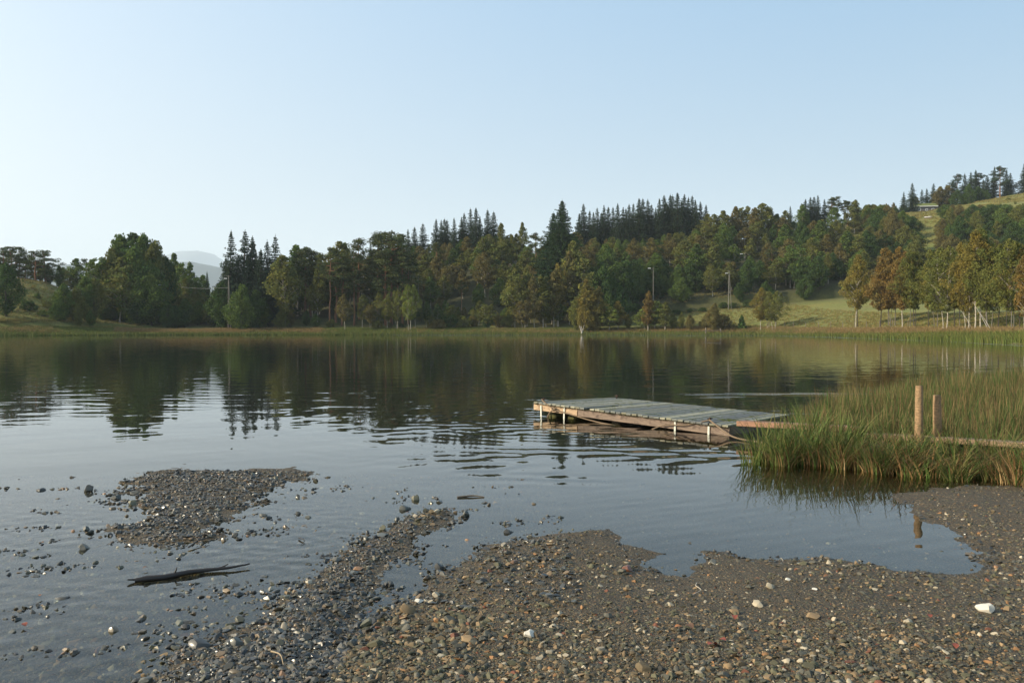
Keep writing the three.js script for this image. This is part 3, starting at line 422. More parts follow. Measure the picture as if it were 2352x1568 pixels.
row([[1240, 500, 322], [1270, 600, 310], [1180, 660, 296], [1290, 700, 290], [1100, 700, 294], [1940, 530, 330], [2030, 580, 324], [1880, 590, 324], [2110, 590, 322]], ([a, b, d], i) => { const [x, y] = z4(a, b); tree('shrub', 'broad', i, x, d, topAt(y, d), { leaf: LEAF.dark, wide: 1.0, label: 'dark round bush on the steep pasture', group: 'dark bushes on the pasture' }); });
row([[2000, 470, 372], [2060, 530, 352], [1760, 560, 350], [2120, 560, 345], [1820, 575, 340], [1900, 640, 300], [2010, 690, 290]], ([a, b, d], i) => { const [x, y] = z4(a, b); tree('shrub', 'bush', i, x, d, topAt(y, d), { leaf: LEAF.olive, label: 'small olive bush on the dry pasture slope', group: 'small bushes on the pasture' }); });
// birches standing at the right shore
row([[790, 800, 139, 'gold', 0], [800, 830, 137, 'olive', 2], [1080, 745, 136, 'rust', 3], [990, 830, 140, 'rust', 0], [1040, 790, 144, 'brown', 1], [1160, 800, 143, 'rust', 2], [1225, 775, 138, 'gold', 0], [1290, 770, 134, 'olive', 1], [1430, 755, 133, 'olive', 3], [1370, 830, 139, 'gold', 2], [1520, 745, 133, 'olive', 1], [1580, 800, 138, 'gold', 2], [1620, 840, 141, 'brown', 0], [1745, 610, 122, 'gold', 4], [1790, 600, 121, 'olive', 4], [1680, 700, 128, 'gold', 3], [1880, 740, 126, 'olive', 1], [1935, 715, 128, 'olive', 0], [2050, 685, 124, 'olive', 3], [2000, 780, 132, 'gold', 2], [2130, 800, 120, 'rust', 1], [2100, 760, 128, 'olive', 0], [2200, 720, 122, 'gold', 3], [1700, 860, 140, 'brown', 1], [1830, 880, 142, 'olive', 2]], ([a, b, d0, l, v], i) => { const [x, y] = z4(a, b), sd = column(SCALE_IN(x))[0], d = sd + shoreWobble(SCALE_IN(x) * sd) + 9 + (i * 7 % 5) * 2.2 + (d0 - 120) * 0.25; tree('birch_tree', 'fine', v, x, d, topAt(y, d), { leaf: LEAF[l], wide: 0.92, bark: i % 5 === 0 || i === 13 || i === 14 ? BARK.birch : i % 2 ? BARK.dark : BARK.grey, label: { gold: 'golden leaved birch with pale trunk on the shore meadow', olive: 'olive green birch with pale trunk on the shore meadow', rust: 'rusty orange birch with pale trunk on the shore meadow', brown: 'dull brown birch with pale trunk on the shore meadow' }[l], group: { gold: 'golden birches of the shore meadow', olive: 'olive birches of the shore meadow', rust: 'rusty birches of the shore meadow', brown: 'brown birches of the shore meadow' }[l] }); });
row([[25, 1065, 172, 'gold', 0], [85, 1095, 174, 'olive', 1], [130, 1095, 176, 'olive', 3]], ([a, b, d, l, v]) => { const [x, y] = z4(a, b); tree('birch_tree', 'fine', v, x, d, topAt(y, d), { leaf: LEAF[l], wide: 1.05, label: 'small birch of the trio standing alone before the open field', group: 'birch trio before the field' }); });
// front of the wood
row([[745, 895, 240, 'gold', 'birch'], [700, 985, 238, 'olive', 'birch'], [790, 960, 241, 'gold', 'birch'], [640, 1060, 238, 'olive', 'broad'], [720, 1060, 239, 'gold', 'broad'], [800, 1060, 240, 'olive', 'broad']], ([a, b, d, l, k], i) => { const [x, y] = z3(a, b); tree('birch_tree', k, i, x, d, topAt(y, d), { leaf: LEAF[l], wide: k === 'birch' ? 1.25 : 0.65, label: 'golden olive birch of the clump behind the bleached root', group: 'golden clump behind the root' }); });
row([[870, 775, 252], [950, 830, 254], [800, 830, 256]], ([a, b, d], i) => { const [x, y] = z3(a, b); tree('broadleaf_tree', 'broad', i, x, d, topAt(y, d), { leaf: LEAF.dark, wide: 0.75, label: 'dense round dark green tree behind the golden clump', group: 'round dark trees behind the clump' }); });
row([[620, 560, 258, 'olive'], [580, 640, 256, 'brown'], [640, 660, 255, 'olive'], [480, 750, 252, 'gold'], [100, 810, 250, 'olive'], [205, 790, 252, 'olive'], [270, 860, 248, 'brown'], [370, 860, 250, 'olive'], [440, 820, 251, 'brown']], ([a, b, d, l], i) => { const [x, y] = z3(a, b); tree('birch_tree', 'birch', i, x, d, topAt(y, d), { leaf: LEAF[l], label: 'slim autumn birch at the foot of the giant spruce', group: 'birches at the giant spruce' }); });
row([[1010, 1085, 226, 'gold', 0.8], [930, 1130, 225, 'lime', 0.9]], ([a, b, d, l, w], i) => { const [x, y] = z3(a, b); tree('birch_tree', 'birch', i, x, d, topAt(y, d), { leaf: LEAF[l], wide: 1.9 * w, label: 'low yellowing birch on the shore grass beside the lime green one', group: 'low yellowing birches' }); });
{ const [x, y] = z3(1270, 995); tree('birch_tree', 'birch', 3, x, 232, topAt(y, 232), { leaf: LEAF.rust, wide: 0.9, label: 'thin russet birch poking up behind the lime green birch' }); }
row([[1330, 1085, 224, 'lime'], [1250, 1140, 223, 'lime'], [1420, 1095, 226, 'olive']], ([a, b, d, l], i) => { const [x, y] = z3(a, b); tree('birch_tree', 'birch', i + 1, x, d, topAt(y, d), { leaf: LEAF[l], wide: 1.9, label: 'low lime green birch on the shore grass', group: 'lime green shore birches' }); });
row([[1860, 1105, 205, 'brown'], [1780, 1190, 206, 'brown'], [1560, 1180, 212, 'olive'], [1640, 1200, 212, 'brown'], [1500, 1190, 216, 'olive'], [1100, 1200, 224, 'olive'], [1880, 1190, 202, 'rust'], [800, 1180, 232, 'brown'], [1930, 1200, 200, 'brown']], ([a, b, d, l], i) => { const [x, y] = z3(a, b); tree('shrub', 'bush', i, x, d, topAt(y, d), { leaf: LEAF[l], wide: 1.0, label: 'low brownish bush at the edge of the open field', group: 'bushes at the field edge' }); });
{ const [x, y] = z3(2100, 1205); tree('spruce_tree', 'sapling', 0, x, 182, topAt(y, 182), { leaf: leafMat(0.06, 0.11, 0.03, 0.1), label: 'small bright green spruce sapling by the lake rail' }); }
row([[820, 915, 241, 'brown', 0], [1380, 832, 242, 'lime', 1], [1280, 885, 244, 'olive', 3], [1195, 915, 245, 'olive', 0], [1130, 900, 247, 'olive', 2], [1045, 1005, 246, 'brown', 3], [1440, 960, 245, 'dark', 4], [1540, 980, 246, 'dark', 4], [960, 920, 250, 'olive', 1], [1620, 1000, 248, 'dark', 1]], ([a, b, d, l, v]) => { const [x, y] = z2(a, b); tree('birch_tree', 'fine', v, x, d, topAt(y, d), { leaf: LEAF[l], wide: 1.05, label: { brown: 'slender brown leaved birch with white stems at the shore edge', lime: 'bright yellow green birch at the shore edge', olive: 'olive birch at the shore edge below the pines', dark: 'deep green birch at the shore edge below the pines' }[l], group: { brown: 'brown shore edge birches', lime: undefined, olive: 'olive shore edge birches', dark: 'deep green shore edge birches' }[l] }); });
row([[560, 1090], [700, 1140], [350, 1060], [480, 1060], [1120, 1150], [1220, 1170], [1320, 1180], [1560, 1150], [1650, 1140], [1750, 1100], [1850, 1110], [1950, 1110], [2080, 1090], [2250, 1080], [2180, 1110], [150, 1040], [250, 1050], [80, 1080]], ([a, b], i) => { const [x, y] = z2(a, b), d = 246 + (i % 4) * 2; tree('shrub', 'bush', i, x, d, topAt(y, d), { leaf: [LEAF.dark, LEAF.olive, LEAF.brown][i % 3], wide: 1.1, label: 'low bush under the open wood along the shore', group: 'bushes under the shore wood' }); });
// the wooded slope itself, filled tree by tree below the skyline
{
  const sky = [[480, 600], [560, 560], [700, 600], [780, 580], [850, 575], [940, 560], [1040, 540], [1100, 525], [1180, 545], [1240, 560], [1300, 520], [1360, 540], [1450, 535], [1560, 520], [1650, 500], [1720, 500], [1800, 505], [1900, 490], [1960, 510], [2010, 530]];
  const skyline = (x) => { let i = 0; while (i < sky.length - 2 && sky[i + 1][0] < x) i++; return lerp(sky[i][1], sky[i + 1][1], clamp((x - sky[i][0]) / (sky[i + 1][0] - sky[i][0]))); };
  const r = rngOf(909); let k = 0;
  const where = (x, d) => (x < 760 ? 'behind the tall shore spruces' : x < 980 ? 'behind the shore pines' : x < 1240 ? 'below the lower crest spruces' : x < 1340 ? 'around the giant spruce' : x < 1580 ? 'behind the round dark trees' : x < 1760 ? 'above the low field edge' : 'above the birch trio') + (d < 290 ? ', at the foot of the slope' : d < 315 ? ', halfway up the slope' : ', high on the slope');
  for (let d = 270; d < 340; d += 9.5) for (let x = 500 + r() * 30; x < 2000; x += 32 + r() * 22) {
    const dd = d + (r() - 0.5) * 8, X = SCALE_IN(x) * dd, u = column(X / dd); if (dd < u[1] + 3) continue;
    if (x > 1682 && x < 1730 && dd < 292) continue;
    if (x > 1880 && dd > 290 + (2000 - x) * 0.3) continue;
    const g = farGround(X, dd), q = r(), want = 8 + 7 * r(), cap = topAt(skyline(x) + 6 + 10 * r(), dd), top = Math.min(g + want, cap); if (top - g < 3.5) continue;
    const dark = x > 1330 && x < 1560 && dd < 290;
    if (dark || q < 0.20) tree('broadleaf_tree', 'broad', k, x, dd, top, { leaf: r() < 0.6 ? LEAF.dark : LEAF.green, wide: 0.85, label: 'dark green leafy tree ' + where(x, dd), group: 'dark leafy trees ' + where(x, dd) });
    else if (q < 0.52) tree('birch_tree', 'birch', k, x, dd, top, { leaf: LEAF.olive, wide: 1.5, label: 'olive birch ' + where(x, dd), group: 'olive birches ' + where(x, dd) });
    else if (q < 0.80) tree('birch_tree', 'birch', k, x, dd, top, { leaf: LEAF.brown, wide: 1.5, label: 'brown autumn birch ' + where(x, dd), group: 'brown birches ' + where(x, dd) });
    else if (q < 0.92) tree('birch_tree', 'birch', k, x, dd, top, { leaf: LEAF.green, wide: 1.5, label: 'green birch ' + where(x, dd), group: 'green birches ' + where(x, dd) });
    else tree('pine_tree', 'pine', k, x, dd, top, { label: 'pine ' + where(x, dd), group: 'pines ' + where(x, dd) });
    k++;
  }
}
{
  const r = rngOf(1717); let k = 0;
  // dark edge of the wood above the field
  for (let x = 1335; x < 1950; x += 10 + r() * 9) { const d = 264 + r() * 24, top = farGround(SCALE_IN(x) * d, d) + 6 + 5 * r(); if (x > 1668 && x < 1690 && d < 272) continue; tree('broadleaf_tree', 'broad', k++, x, d, top, { leaf: r() < 0.75 ? LEAF.dark : LEAF.green, wide: 0.95, label: 'dense dark tree along the wood edge ' + (x < 1480 ? 'behind the golden clump' : x < 1670 ? 'behind the free standing lamp' : 'beside the braced pole'), group: 'wood edge ' + (x < 1480 ? 'behind the golden clump' : x < 1670 ? 'behind the free standing lamp' : 'beside the braced pole') }); }
  for (let x = 1340; x < 1760; x += 22 + r() * 18) { const d = 261 + r() * 4, top = farGround(SCALE_IN(x) * d, d) + 1.1 + 1.2 * r(); tree('shrub', 'bush', k++, x, d, top, { leaf: LEAF.dark, wide: 1.5, label: 'low dark bush in the hedge ' + (x < 1520 ? 'between the golden clump and the free standing lamp' : x < 1690 ? 'between the lamp and the braced pole' : 'past the braced pole'), group: 'hedge ' + (x < 1520 ? 'up to the lamp' : x < 1690 ? 'between lamp and pole' : 'past the pole') }); }
  // small birches in the open wood
  for (let x = 965; x < 1290; x += 13 + r() * 9) { const d = 246 + r() * 15, top = farGround(SCALE_IN(x) * d, d) + 4.5 + 4 * r(); tree('birch_tree', 'birch', k++, x, d, top, { leaf: [LEAF.olive, LEAF.brown, LEAF.green, LEAF.olive][k % 4], wide: 1.45, label: 'small white stemmed birch in the open wood between shore and giant spruce', group: 'small birches of the open wood' }); }
  // bushes and trees scattered over the steep pasture
  for (let j = 0; j < 300; j++) { const x = 1975 + r() * 430, d = 258 + r() * 135, X = SCALE_IN(x) * d, g = farGround(X, d), y = HZ - (g - EYE) / d / K, big = r() < 0.5; if (x > 2075 && x < 2165 && y < 575) continue; if (x > 2180 && y < 495 && r() < 0.5) continue; if (y > 640) continue;
    const top = Math.min(g + (big ? 5 + 5 * r() : 1.5 + 2 * r()), topAt(470, d));
    if (top - g < 1.2) continue;
    const tone = ['dark green ', 'fresh green ', 'olive ', 'brownish ', 'dark green '][j % 5];
    tree(big ? 'broadleaf_tree' : 'shrub', big ? 'broad' : 'bush', k++, x, d, top, { leaf: [LEAF.dark, LEAF.green, LEAF.olive, LEAF.brown, LEAF.dark][j % 5], wide: big ? 1.15 : 1.6, label: tone + (big ? 'leafy tree ' : 'little bush ') + (d < 285 ? 'low on the steep pasture, behind the shore birches' : d < 330 ? 'halfway up the steep pasture' : 'high on the steep pasture, below the hill house'), group: tone + (big ? 'trees ' : 'little bushes ') + (d < 285 ? 'low on the pasture' : d < 330 ? 'halfway up the pasture' : 'high on the pasture') }); }
}
console.log('trees', placedTrees.length);

// ------------------------------------------------------------------ shore grass across the lake
function bladeTuft(seed, n, h, spread, width, lean, palette, segs = 3, head) {   // narrow bent blades rising from one root
  const r = rngOf(seed), pos = [], col = [], idx = [];
  for (let k = 0; k < n; k++) {
    const a = r() * 6.283, q = Math.sqrt(r()) * spread, x0 = Math.cos(a) * q, z0 = Math.sin(a) * q, b = a + (r() - 0.5) * 2.4, hh = h * (0.55 + 0.5 * r()), L = lean * hh * (0.2 + r()), w = width * (0.7 + 0.6 * r()), c = palette[Math.floor(r() * palette.length)], v = 0.75 + 0.5 * r(), sx = -Math.sin(b), sz = Math.cos(b), fold = 0.25 * r() * lean;
    for (let s = 0; s <= segs; s++) {
      const t = s / segs, x = x0 + Math.cos(b) * L * t * t, z = z0 + Math.sin(b) * L * t * t, y = hh * (t - fold * t * t * t), ww = w * (s === segs ? 0.08 : 1 - 0.75 * t * t) * 0.5, i = pos.length / 3;
      pos.push(x + sx * ww, y, z + sz * ww, x - sx * ww, y, z - sz * ww); const cc = head && s >= segs - 1 && k % 3 === 0 ? head : c; for (let e = 0; e < 2; e++) col.push(cc[0] * v, cc[1] * v, cc[2] * v);
      if (s) idx.push(i - 2, i - 1, i, i - 1, i + 1, i);
    }
  }
  const g = new THREE.BufferGeometry(); g.setAttribute('position', new THREE.Float32BufferAttribute(pos, 3)); g.setAttribute('color', new THREE.Float32BufferAttribute(col, 3)); g.setIndex(idx); return g;
}
const bladeMat = new THREE.MeshPhysicalMaterial({ color: rgb(1, 1, 1), roughness: 0.9, transmission: 0.25, thickness: 0, specularIntensity: 0.3, vertexColors: true, side: THREE.DoubleSide });
const dummy = new THREE.Object3D();
function sow(name, parent, geo, spots, mat = bladeMat) {   // spots: [x, y, z, scale, height, turn, tint]
  const m = new THREE.InstancedMesh(geo, mat, spots.length); m.name = name; m.castShadow = m.receiveShadow = true; const c = new THREE.Color();
  spots.forEach(([x, y, z, s, h, t, v = 1], i) => { dummy.position.set(x, y, z); dummy.rotation.set(0, t, 0); dummy.scale.set(s, s * h, s); dummy.updateMatrix(); m.setMatrixAt(i, dummy.matrix); m.setColorAt(i, c.setRGB(v, v, v)); });
  parent.add(m); return m;
}
function mass(name, label, category) { const o = new THREE.Group(); o.name = numbered(name); scene.add(o); tag(o, label, category, undefined, 'stuff'); return o; }
{
  const rush = [[0.105, 0.138, 0.032], [0.086, 0.118, 0.026], [0.135, 0.15, 0.036], [0.16, 0.145, 0.042]], straw = [[0.30, 0.21, 0.09], [0.25, 0.165, 0.065], [0.34, 0.25, 0.12], [0.19, 0.145, 0.05]], meadow = [[0.20, 0.18, 0.045], [0.13, 0.16, 0.036], [0.25, 0.19, 0.07]];
  const r = rngOf(31), A = [], B = [], C = [];
  for (let k = 0; k < 60000; k++) {
    const x = -60 + r() * 2560, u = SCALE_IN(x), [sd0] = column(u), q = r(); let s = -2.5 + q * 16; if (k % 3 === 0) s = 8 + r() * 50;
    const d0 = sd0; let d = d0 + s; const X = u * d; d += shoreWobble(X); const sr = d - sd0 - shoreWobble(X), y = Math.max(-0.1, farGround(X, d)) - 0.02, turn = r() * 6.283, v = 0.75 + 0.5 * r(), near = smooth(x, 1880, 2150);
    const strawy = clamp((x < 260 ? -0.1 : x < 740 ? 0.75 : x < 1080 ? 0.12 : x < 1500 ? 0.35 : x < 1900 ? 0.5 : 1) + 0.9 * noise(X * 0.05, d * 0.09, 4));
    if (sr < 2.2 + 2 * near + 1.6 * noise(X * 0.12, 5)) { if (k % 2 || near) A.push([X, y, -d, 1, 0.6 + 0.5 * r() + 0.1 * near, turn, v]); }
    else if (sr < 11 + 5 * near) { if (r() < strawy) B.push([X, y, -d, 1, 0.5 + 0.6 * r(), turn, v]); else A.push([X, y, -d, 1, 0.35 + 0.4 * r(), turn, v * 1.15]); }
    else if (x < 330 || x > 1480) C.push([X, y, -d, 1, (x < 330 ? 0.7 : 0.35) + 0.7 * r(), turn, v]);
  }
  for (let k = 0; k < 16000; k++) { const x = 1940 + r() * 500, d = 250 + r() * 160, X = SCALE_IN(x) * d, v = 0.7 + 0.6 * r(); if (noise(X * 0.08, d * 0.08, 6) + 0.5 * noise(X * 0.3, d * 0.3, 7) < -0.1) continue; C.push([X, farGround(X, d) - 0.02, -d, 1.1, 0.5 + 0.9 * r(), r() * 6.283, v]); }
  const g1 = mass('shore_rushes', 'green rushes along the far edge of the lake', 'rushes'), g2 = mass('dry_grass', 'rusty straw coloured grass behind the far shore', 'grass'), g3 = mass('meadow_grass', 'short olive grass on the field and the knoll', 'grass');
  sow('rush_tufts', g1, bladeTuft(401, 16, 0.95, 0.5, 0.07, 0.3, rush), A);
  sow('straw_tufts', g2, bladeTuft(402, 16, 0.9, 0.5, 0.07, 0.5, straw), B);
  sow('grass_tufts', g3, bladeTuft(403, 14, 0.45, 0.5, 0.08, 0.6, meadow), C);
  console.log('far grass', A.length, B.length, C.length);
}

// ------------------------------------------------------------------ reed bed beside the jetty
const REED = [...[[1728, 1066], [1800, 1072], [1900, 1080], [2000, 1087], [2100, 1092], [2200, 1100], [2300, 1114], [2440, 1136]].map(([x, y]) => site(x, y)), [9.5, 6.6], [16, 10], [15.9, 24], [10.8, 20.5], [8.2, 17.6], [5.7, 14.6], [4.35, 12.1], [3.95, 10.9]];
{
  const green = [[0.078, 0.128, 0.028], [0.105, 0.152, 0.036], [0.062, 0.108, 0.024], [0.17, 0.16, 0.05], [0.125, 0.145, 0.04]], dead = [[0.33, 0.21, 0.09], [0.26, 0.15, 0.06], [0.38, 0.27, 0.13], [0.20, 0.11, 0.045]], rush = [[0.066, 0.112, 0.027], [0.088, 0.132, 0.034], [0.054, 0.094, 0.022], [0.112, 0.13, 0.038], [0.078, 0.124, 0.032], [0.16, 0.135, 0.055]];
  const r = rngOf(73), sedge = [[], [], []], dry = [[], []], stalk = [[], []];
  for (let k = 0; k < 9000; k++) {
    const X = 2.8 + r() * 13, d = 6.4 + r() * 18, e = signed(REED, X, d) + 0.45 * noise(X * 1.1, d * 1.1, 3) + 0.15 * noise(X * 4, d * 4, 5); if (e < 0) continue;
    const front = signed(REED, X, d - 1.5) < 0 || d < 9.2, y = -0.06, turn = r() * 6.283, v = 0.8 + 0.4 * r(), patch = 0.85 + 0.5 * noise(X * 0.8, d * 0.8, 7);
    if (front) { if (r() < 0.80) sedge[k % 3].push([X, y, -d, 0.8 + 0.35 * r(), clamp(patch, 0.6, 1.2) * (0.85 + 0.3 * r()), turn, v]); if (r() < 0.75) dry[k % 2].push([X, y, -d, 0.8 + 0.4 * r(), 0.7 + 0.5 * r(), turn, v]); }
    else { stalk[k % 2].push([X, y, -d, 0.9 + 0.3 * r(), clamp(patch + 0.05, 0.65, 1.2) * (0.58 + 0.42 * r()), turn, v]); if (r() < 0.12) sedge[k % 3].push([X, y, -d, 0.9, 0.9, turn, v * 0.9]); if (r() < 0.16) dry[k % 2].push([X, y, -d, 0.9, 1.3, turn, v]); }
  }
  for (let k = 0; k < 70; k++) { const t = r(), X = 3.6 + t * 3 + r() * 0.8, d = 12.4 + t * 4 + r() * 2.2; stalk[k % 2].push([X, -0.3, -d, 0.5, 1.0 + 0.4 * r(), r() * 6.283, 1]); }   // loose stalks standing in the water behind the jetty
  const o = mass('reed_bed', 'tall green and straw coloured sedge and reeds standing in the water by the jetty', 'reeds');
  sedge.forEach((s, i) => sow('sedge_tufts', o, bladeTuft(501 + i, 34, 0.66, 0.13, 0.011, 0.75, green, 6), s));
  dry.forEach((s, i) => sow('dry_blades', o, bladeTuft(511 + i, 22, 0.44, 0.14, 0.010, 1.1, dead, 6), s));
  stalk.forEach((s, i) => sow('reed_stalks', o, bladeTuft(521 + i, 26, 0.76, 0.20, 0.0085, 0.22, rush, 4, [0.20, 0.13, 0.06]), s));
}

// ------------------------------------------------------------------ wood
function woodTex(seed, c, streak, dirt) { return tex(512, 128, (i, j) => { const g = fbm(i * 0.012, j * 0.35, 4, seed), b = fbm(i * 0.03, j * 0.05, 4, seed + 20), k = smooth(b, 0.02, 0.30), f = 1 + streak * g; const o = [c[0] * f, c[1] * f, c[2] * f]; return mixc(o, dirt, k * 0.6); }, true, [0.7, 3]); }
const WOOD = {
  beam: new THREE.MeshStandardMaterial({ map: woodTex(1, [114, 97, 83], 0.75, [62, 48, 41]), roughness: 0.75 }),
  beamPale: new THREE.MeshStandardMaterial({ map: woodTex(2, [172, 146, 116], 0.5, [112, 88, 68]), roughness: 0.75 }),
  board: new THREE.MeshStandardMaterial({ map: woodTex(4, [134, 98, 74], 0.4, [102, 74, 58]), roughness: 0.7 }),
  greyBoard: new THREE.MeshStandardMaterial({ map: woodTex(5, [140, 116, 90], 0.5, [96, 84, 62]), roughness: 0.8 }),
  post: new THREE.MeshStandardMaterial({ map: woodTex(6, [142, 114, 82], 0.5, [96, 84, 56]), roughness: 0.8 }),
  under: std([0.10, 0.078, 0.055], 0.8), moss: std([0.085, 0.082, 0.028], 1),
  deck: [0, 1, 2, 3, 4].map((k) => new THREE.MeshStandardMaterial({ map: woodTex(8 + k, [[128, 126, 112], [108, 110, 102], [146, 142, 122], [116, 112, 94], [96, 98, 94]][k], 0.6, [[92, 96, 74], [84, 90, 84], [104, 104, 80], [88, 86, 62], [76, 80, 78]][k]), roughness: 0.72 })),
};
const IRON = std([0.05, 0.032, 0.022], 0.6, { metalness: 0.6 }), ROPE = std([0.17, 0.12, 0.075], 0.95);
const v3 = ([x, d], h) => new THREE.Vector3(x, h, -d);
const jetty = thing('floating_jetty', 'weathered plank jetty floating on the lake with rusty brown side beams and white strips', 'jetty');
let jettyPoint;
{
  const F1 = v3(site(1228, 921, 0.265), 0.265), F2 = v3(site(1676, 976, 0.165), 0.165), B1 = v3(site(1402, 912, 0.20), 0.20), B2 = v3(site(1815, 951, 0.15), 0.15);
  const c = F1.clone().add(F2).add(B1).add(B2).multiplyScalar(0.25), ex = F2.clone().sub(F1).add(B2.clone().sub(B1)).normalize(), w = F1.clone().add(F2).sub(B1).sub(B2), ey = w.clone().cross(ex).normalize(), ez = ex.clone().cross(ey).normalize();
  const L = (F1.distanceTo(F2) + B1.distanceTo(B2)) / 2, Wd = w.length() / 2;
  jetty.position.copy(c); jetty.setRotationFromMatrix(new THREE.Matrix4().makeBasis(ex, ey, ez)); jetty.updateMatrixWorld();
  jettyPoint = (x, y, z) => new THREE.Vector3(x, y, z).applyMatrix4(jetty.matrixWorld).toArray();
  console.log('jetty', L.toFixed(2), Wd.toFixed(2));
  const inv = jetty.matrixWorld.clone().invert(), [f1, f2, b1, b2] = [F1, F2, B1, B2].map((p) => p.clone().applyMatrix4(inv));
  const front = (t) => f1.clone().lerp(f2, t), back = (t) => b1.clone().lerp(b2, t);
  const lay = (name, a, b, h, w, mat, below, roll = 0) => { const m = meshOf(name, bevelBox(a.distanceTo(b), h, w, 0.005), mat, jetty), x = b.clone().sub(a).normalize(), z = x.clone().cross(new THREE.Vector3(0, 1, 0)).normalize(); m.setRotationFromMatrix(new THREE.Matrix4().makeBasis(x, z.clone().cross(x), z)); m.rotateX(roll); m.position.copy(a).add(b).multiplyScalar(0.5); m.position.y -= below; return m; };
  const r = rngOf(55), n = 36;
  for (let k = 0; k < n; k++) {
    const t = (k + 0.5) / n, cut = k === 11, a = front(t), b = back(t), out = b.clone().sub(a).normalize(); a.addScaledVector(out, -0.02 - 0.025 * r()); b.addScaledVector(out, (k < 22 ? 0.06 : -0.03) + 0.03 * r()); if (cut) a.lerp(b, 0.42);
    lay('plank', a, b, 0.03, 0.092, WOOD.deck[Math.floor(r() * 5)], 0.03 - (r() - 0.5) * 0.006, (r() - 0.5) * 0.04);
  }
  const toBack = back(0.5).sub(front(0.5)).normalize().multiplyScalar(0.03), inset = (p) => p.add(toBack);
  lay('beam', inset(front(0.262)), inset(front(1)), 0.135, 0.05, WOOD.beam, 0.168);
  lay('beam', inset(front(-0.005)), inset(front(0.258)), 0.125, 0.054, WOOD.beamPale, 0.157);
  lay('beam', back(0).sub(toBack), back(1).sub(toBack), 0.135, 0.05, WOOD.beam, 0.168);
  for (const t of [0.012, 0.988]) lay('end_beam', front(t).lerp(back(t), 0.05), front(t).lerp(back(t), 0.95), 0.13, 0.05, WOOD.beam, 0.166);
  for (const t of [0.25, 0.5, 0.75]) lay('joist', front(t).lerp(back(t), 0.05), front(t).lerp(back(t), 0.95), 0.12, 0.05, WOOD.under, 0.155);
  for (const [t, rad, y] of [[-0.42, 0.13, -0.29], [-0.30, 0.12, -0.27], [-0.05, 0.13, -0.27], [0.2, 0.13, -0.26], [0.42, 0.13, -0.25]]) {
    const lg = meshOf('float', tube([0.07, 0.5, 0.93].map((q) => { const p = front(t + 0.5).lerp(back(t + 0.5), q); return [p.x, p.y + y, p.z]; }), [rad, rad * 1.04, rad * 0.97], 14), t < -0.2 ? WOOD.moss : WOOD.under, jetty);
  }
  const strip = tex(32, 256, (i, j) => { const tick = (j % 26 < 4 && i > 18) || (Math.sin(j * 0.71) > 0.55 && Math.sin(i * 0.9 + j * 2.1) > 0.5 && i > 6 && i < 18), v = tick ? 70 : 205 + 20 * noise(i * 0.2, j * 0.06); return [v, v, v * 0.93]; }, true, [28, 3]);
  const stripMat = new THREE.MeshStandardMaterial({ map: strip, roughness: 0.5 });
  for (const [t, len, y] of [[0.045, 0.22, -0.055], [0.185, 0.25, -0.02], [0.765, 0.19, -0.03], [0.915, 0.17, -0.05]]) { const m = meshOf('measuring_strip', bevelBox(len, 0.004, 0.034, 0.001), stripMat, jetty); m.rotation.set(Math.PI / 2, 0, Math.PI / 2, 'ZXY'); { const p = front(t); m.position.set(p.x, p.y + y - len / 2, p.z + 0.012); } m.rotation.set(0, 0, 0); m.rotation.order = 'YXZ'; m.rotateX(Math.PI / 2); m.rotateY(Math.PI / 2 + (t < 0.1 ? 0.06 : 0)); }
  const cleat = mergeGeometries([tube([[0, -0.02, 0], [0, 0.05, 0], [0.004, 0.075, 0]], [0.016, 0.014, 0.02], 10), tube([[-0.045, 0.055, 0], [0, 0.048, 0], [0.045, 0.058, 0]], [0.008, 0.010, 0.008], 8)]);
  for (const [u, q, t] of [[0.035, 0.04, 0.4], [0.905, 0.04, 1.1], [0.06, 0.96, 0]]) { const m = meshOf('mooring_cleat', cleat, IRON, jetty), p = front(u).lerp(back(u), q); m.position.copy(p); m.rotation.y = t; }
  const moss = [], mr = rngOf(81); for (let k = 0; k < 260; k++) { const big = k < 60, t = big ? 0.93 + (mr() - 0.5) * 0.08 : mr(), p = front(t).lerp(back(t), big ? 0.2 + 0.12 * mr() : mr()); moss.push([p.x, p.y - 0.008, p.z, 0.12 + 0.16 * mr(), 0.6, mr() * 6, 0.8 + 0.4 * mr()]); }
  const ms = sow('moss', jetty, bladeTuft(601, 18, 0.16, 0.14, 0.03, 1.2, [[0.12, 0.14, 0.02], [0.18, 0.17, 0.03], [0.09, 0.12, 0.02]], 2), moss); ms.userData.kind = 'stuff';
  const fr = []; for (let k = 0; k < 300; k++) { const p = front(mr()); fr.push([p.x, p.y - 0.03 - 0.02 * mr(), p.z + 0.02 + 0.01 * mr(), 0.12 + 0.14 * mr(), 0.5, mr() * 6, 0.7 + 0.4 * mr()]); }
  const fm = sow('edge_moss', jetty, bladeTuft(602, 14, 0.12, 0.16, 0.03, 1.2, [[0.10, 0.09, 0.025], [0.15, 0.12, 0.04]], 2), fr); fm.userData.kind = 'stuff';
  const rope = (pts, rad, name, label, group) => { const cv = new THREE.CatmullRomCurve3(pts.map((p) => new THREE.Vector3(...p))), s = cv.getPoints(40).map((p) => p.toArray()); return tag(meshOf(name, tube(s, s.map(() => rad), 8), ROPE), label, 'rope', group); };
  const zf = Wd / 2 + 0.03, J = (x, y, z) => { const p = front(x / L + 0.5); return jettyPoint(p.x, p.y + y, p.z + (z - Wd / 2)); };
  const w0 = (x, z) => { const p = J(x, 0, z); return [p[0], -0.02, p[2]]; };
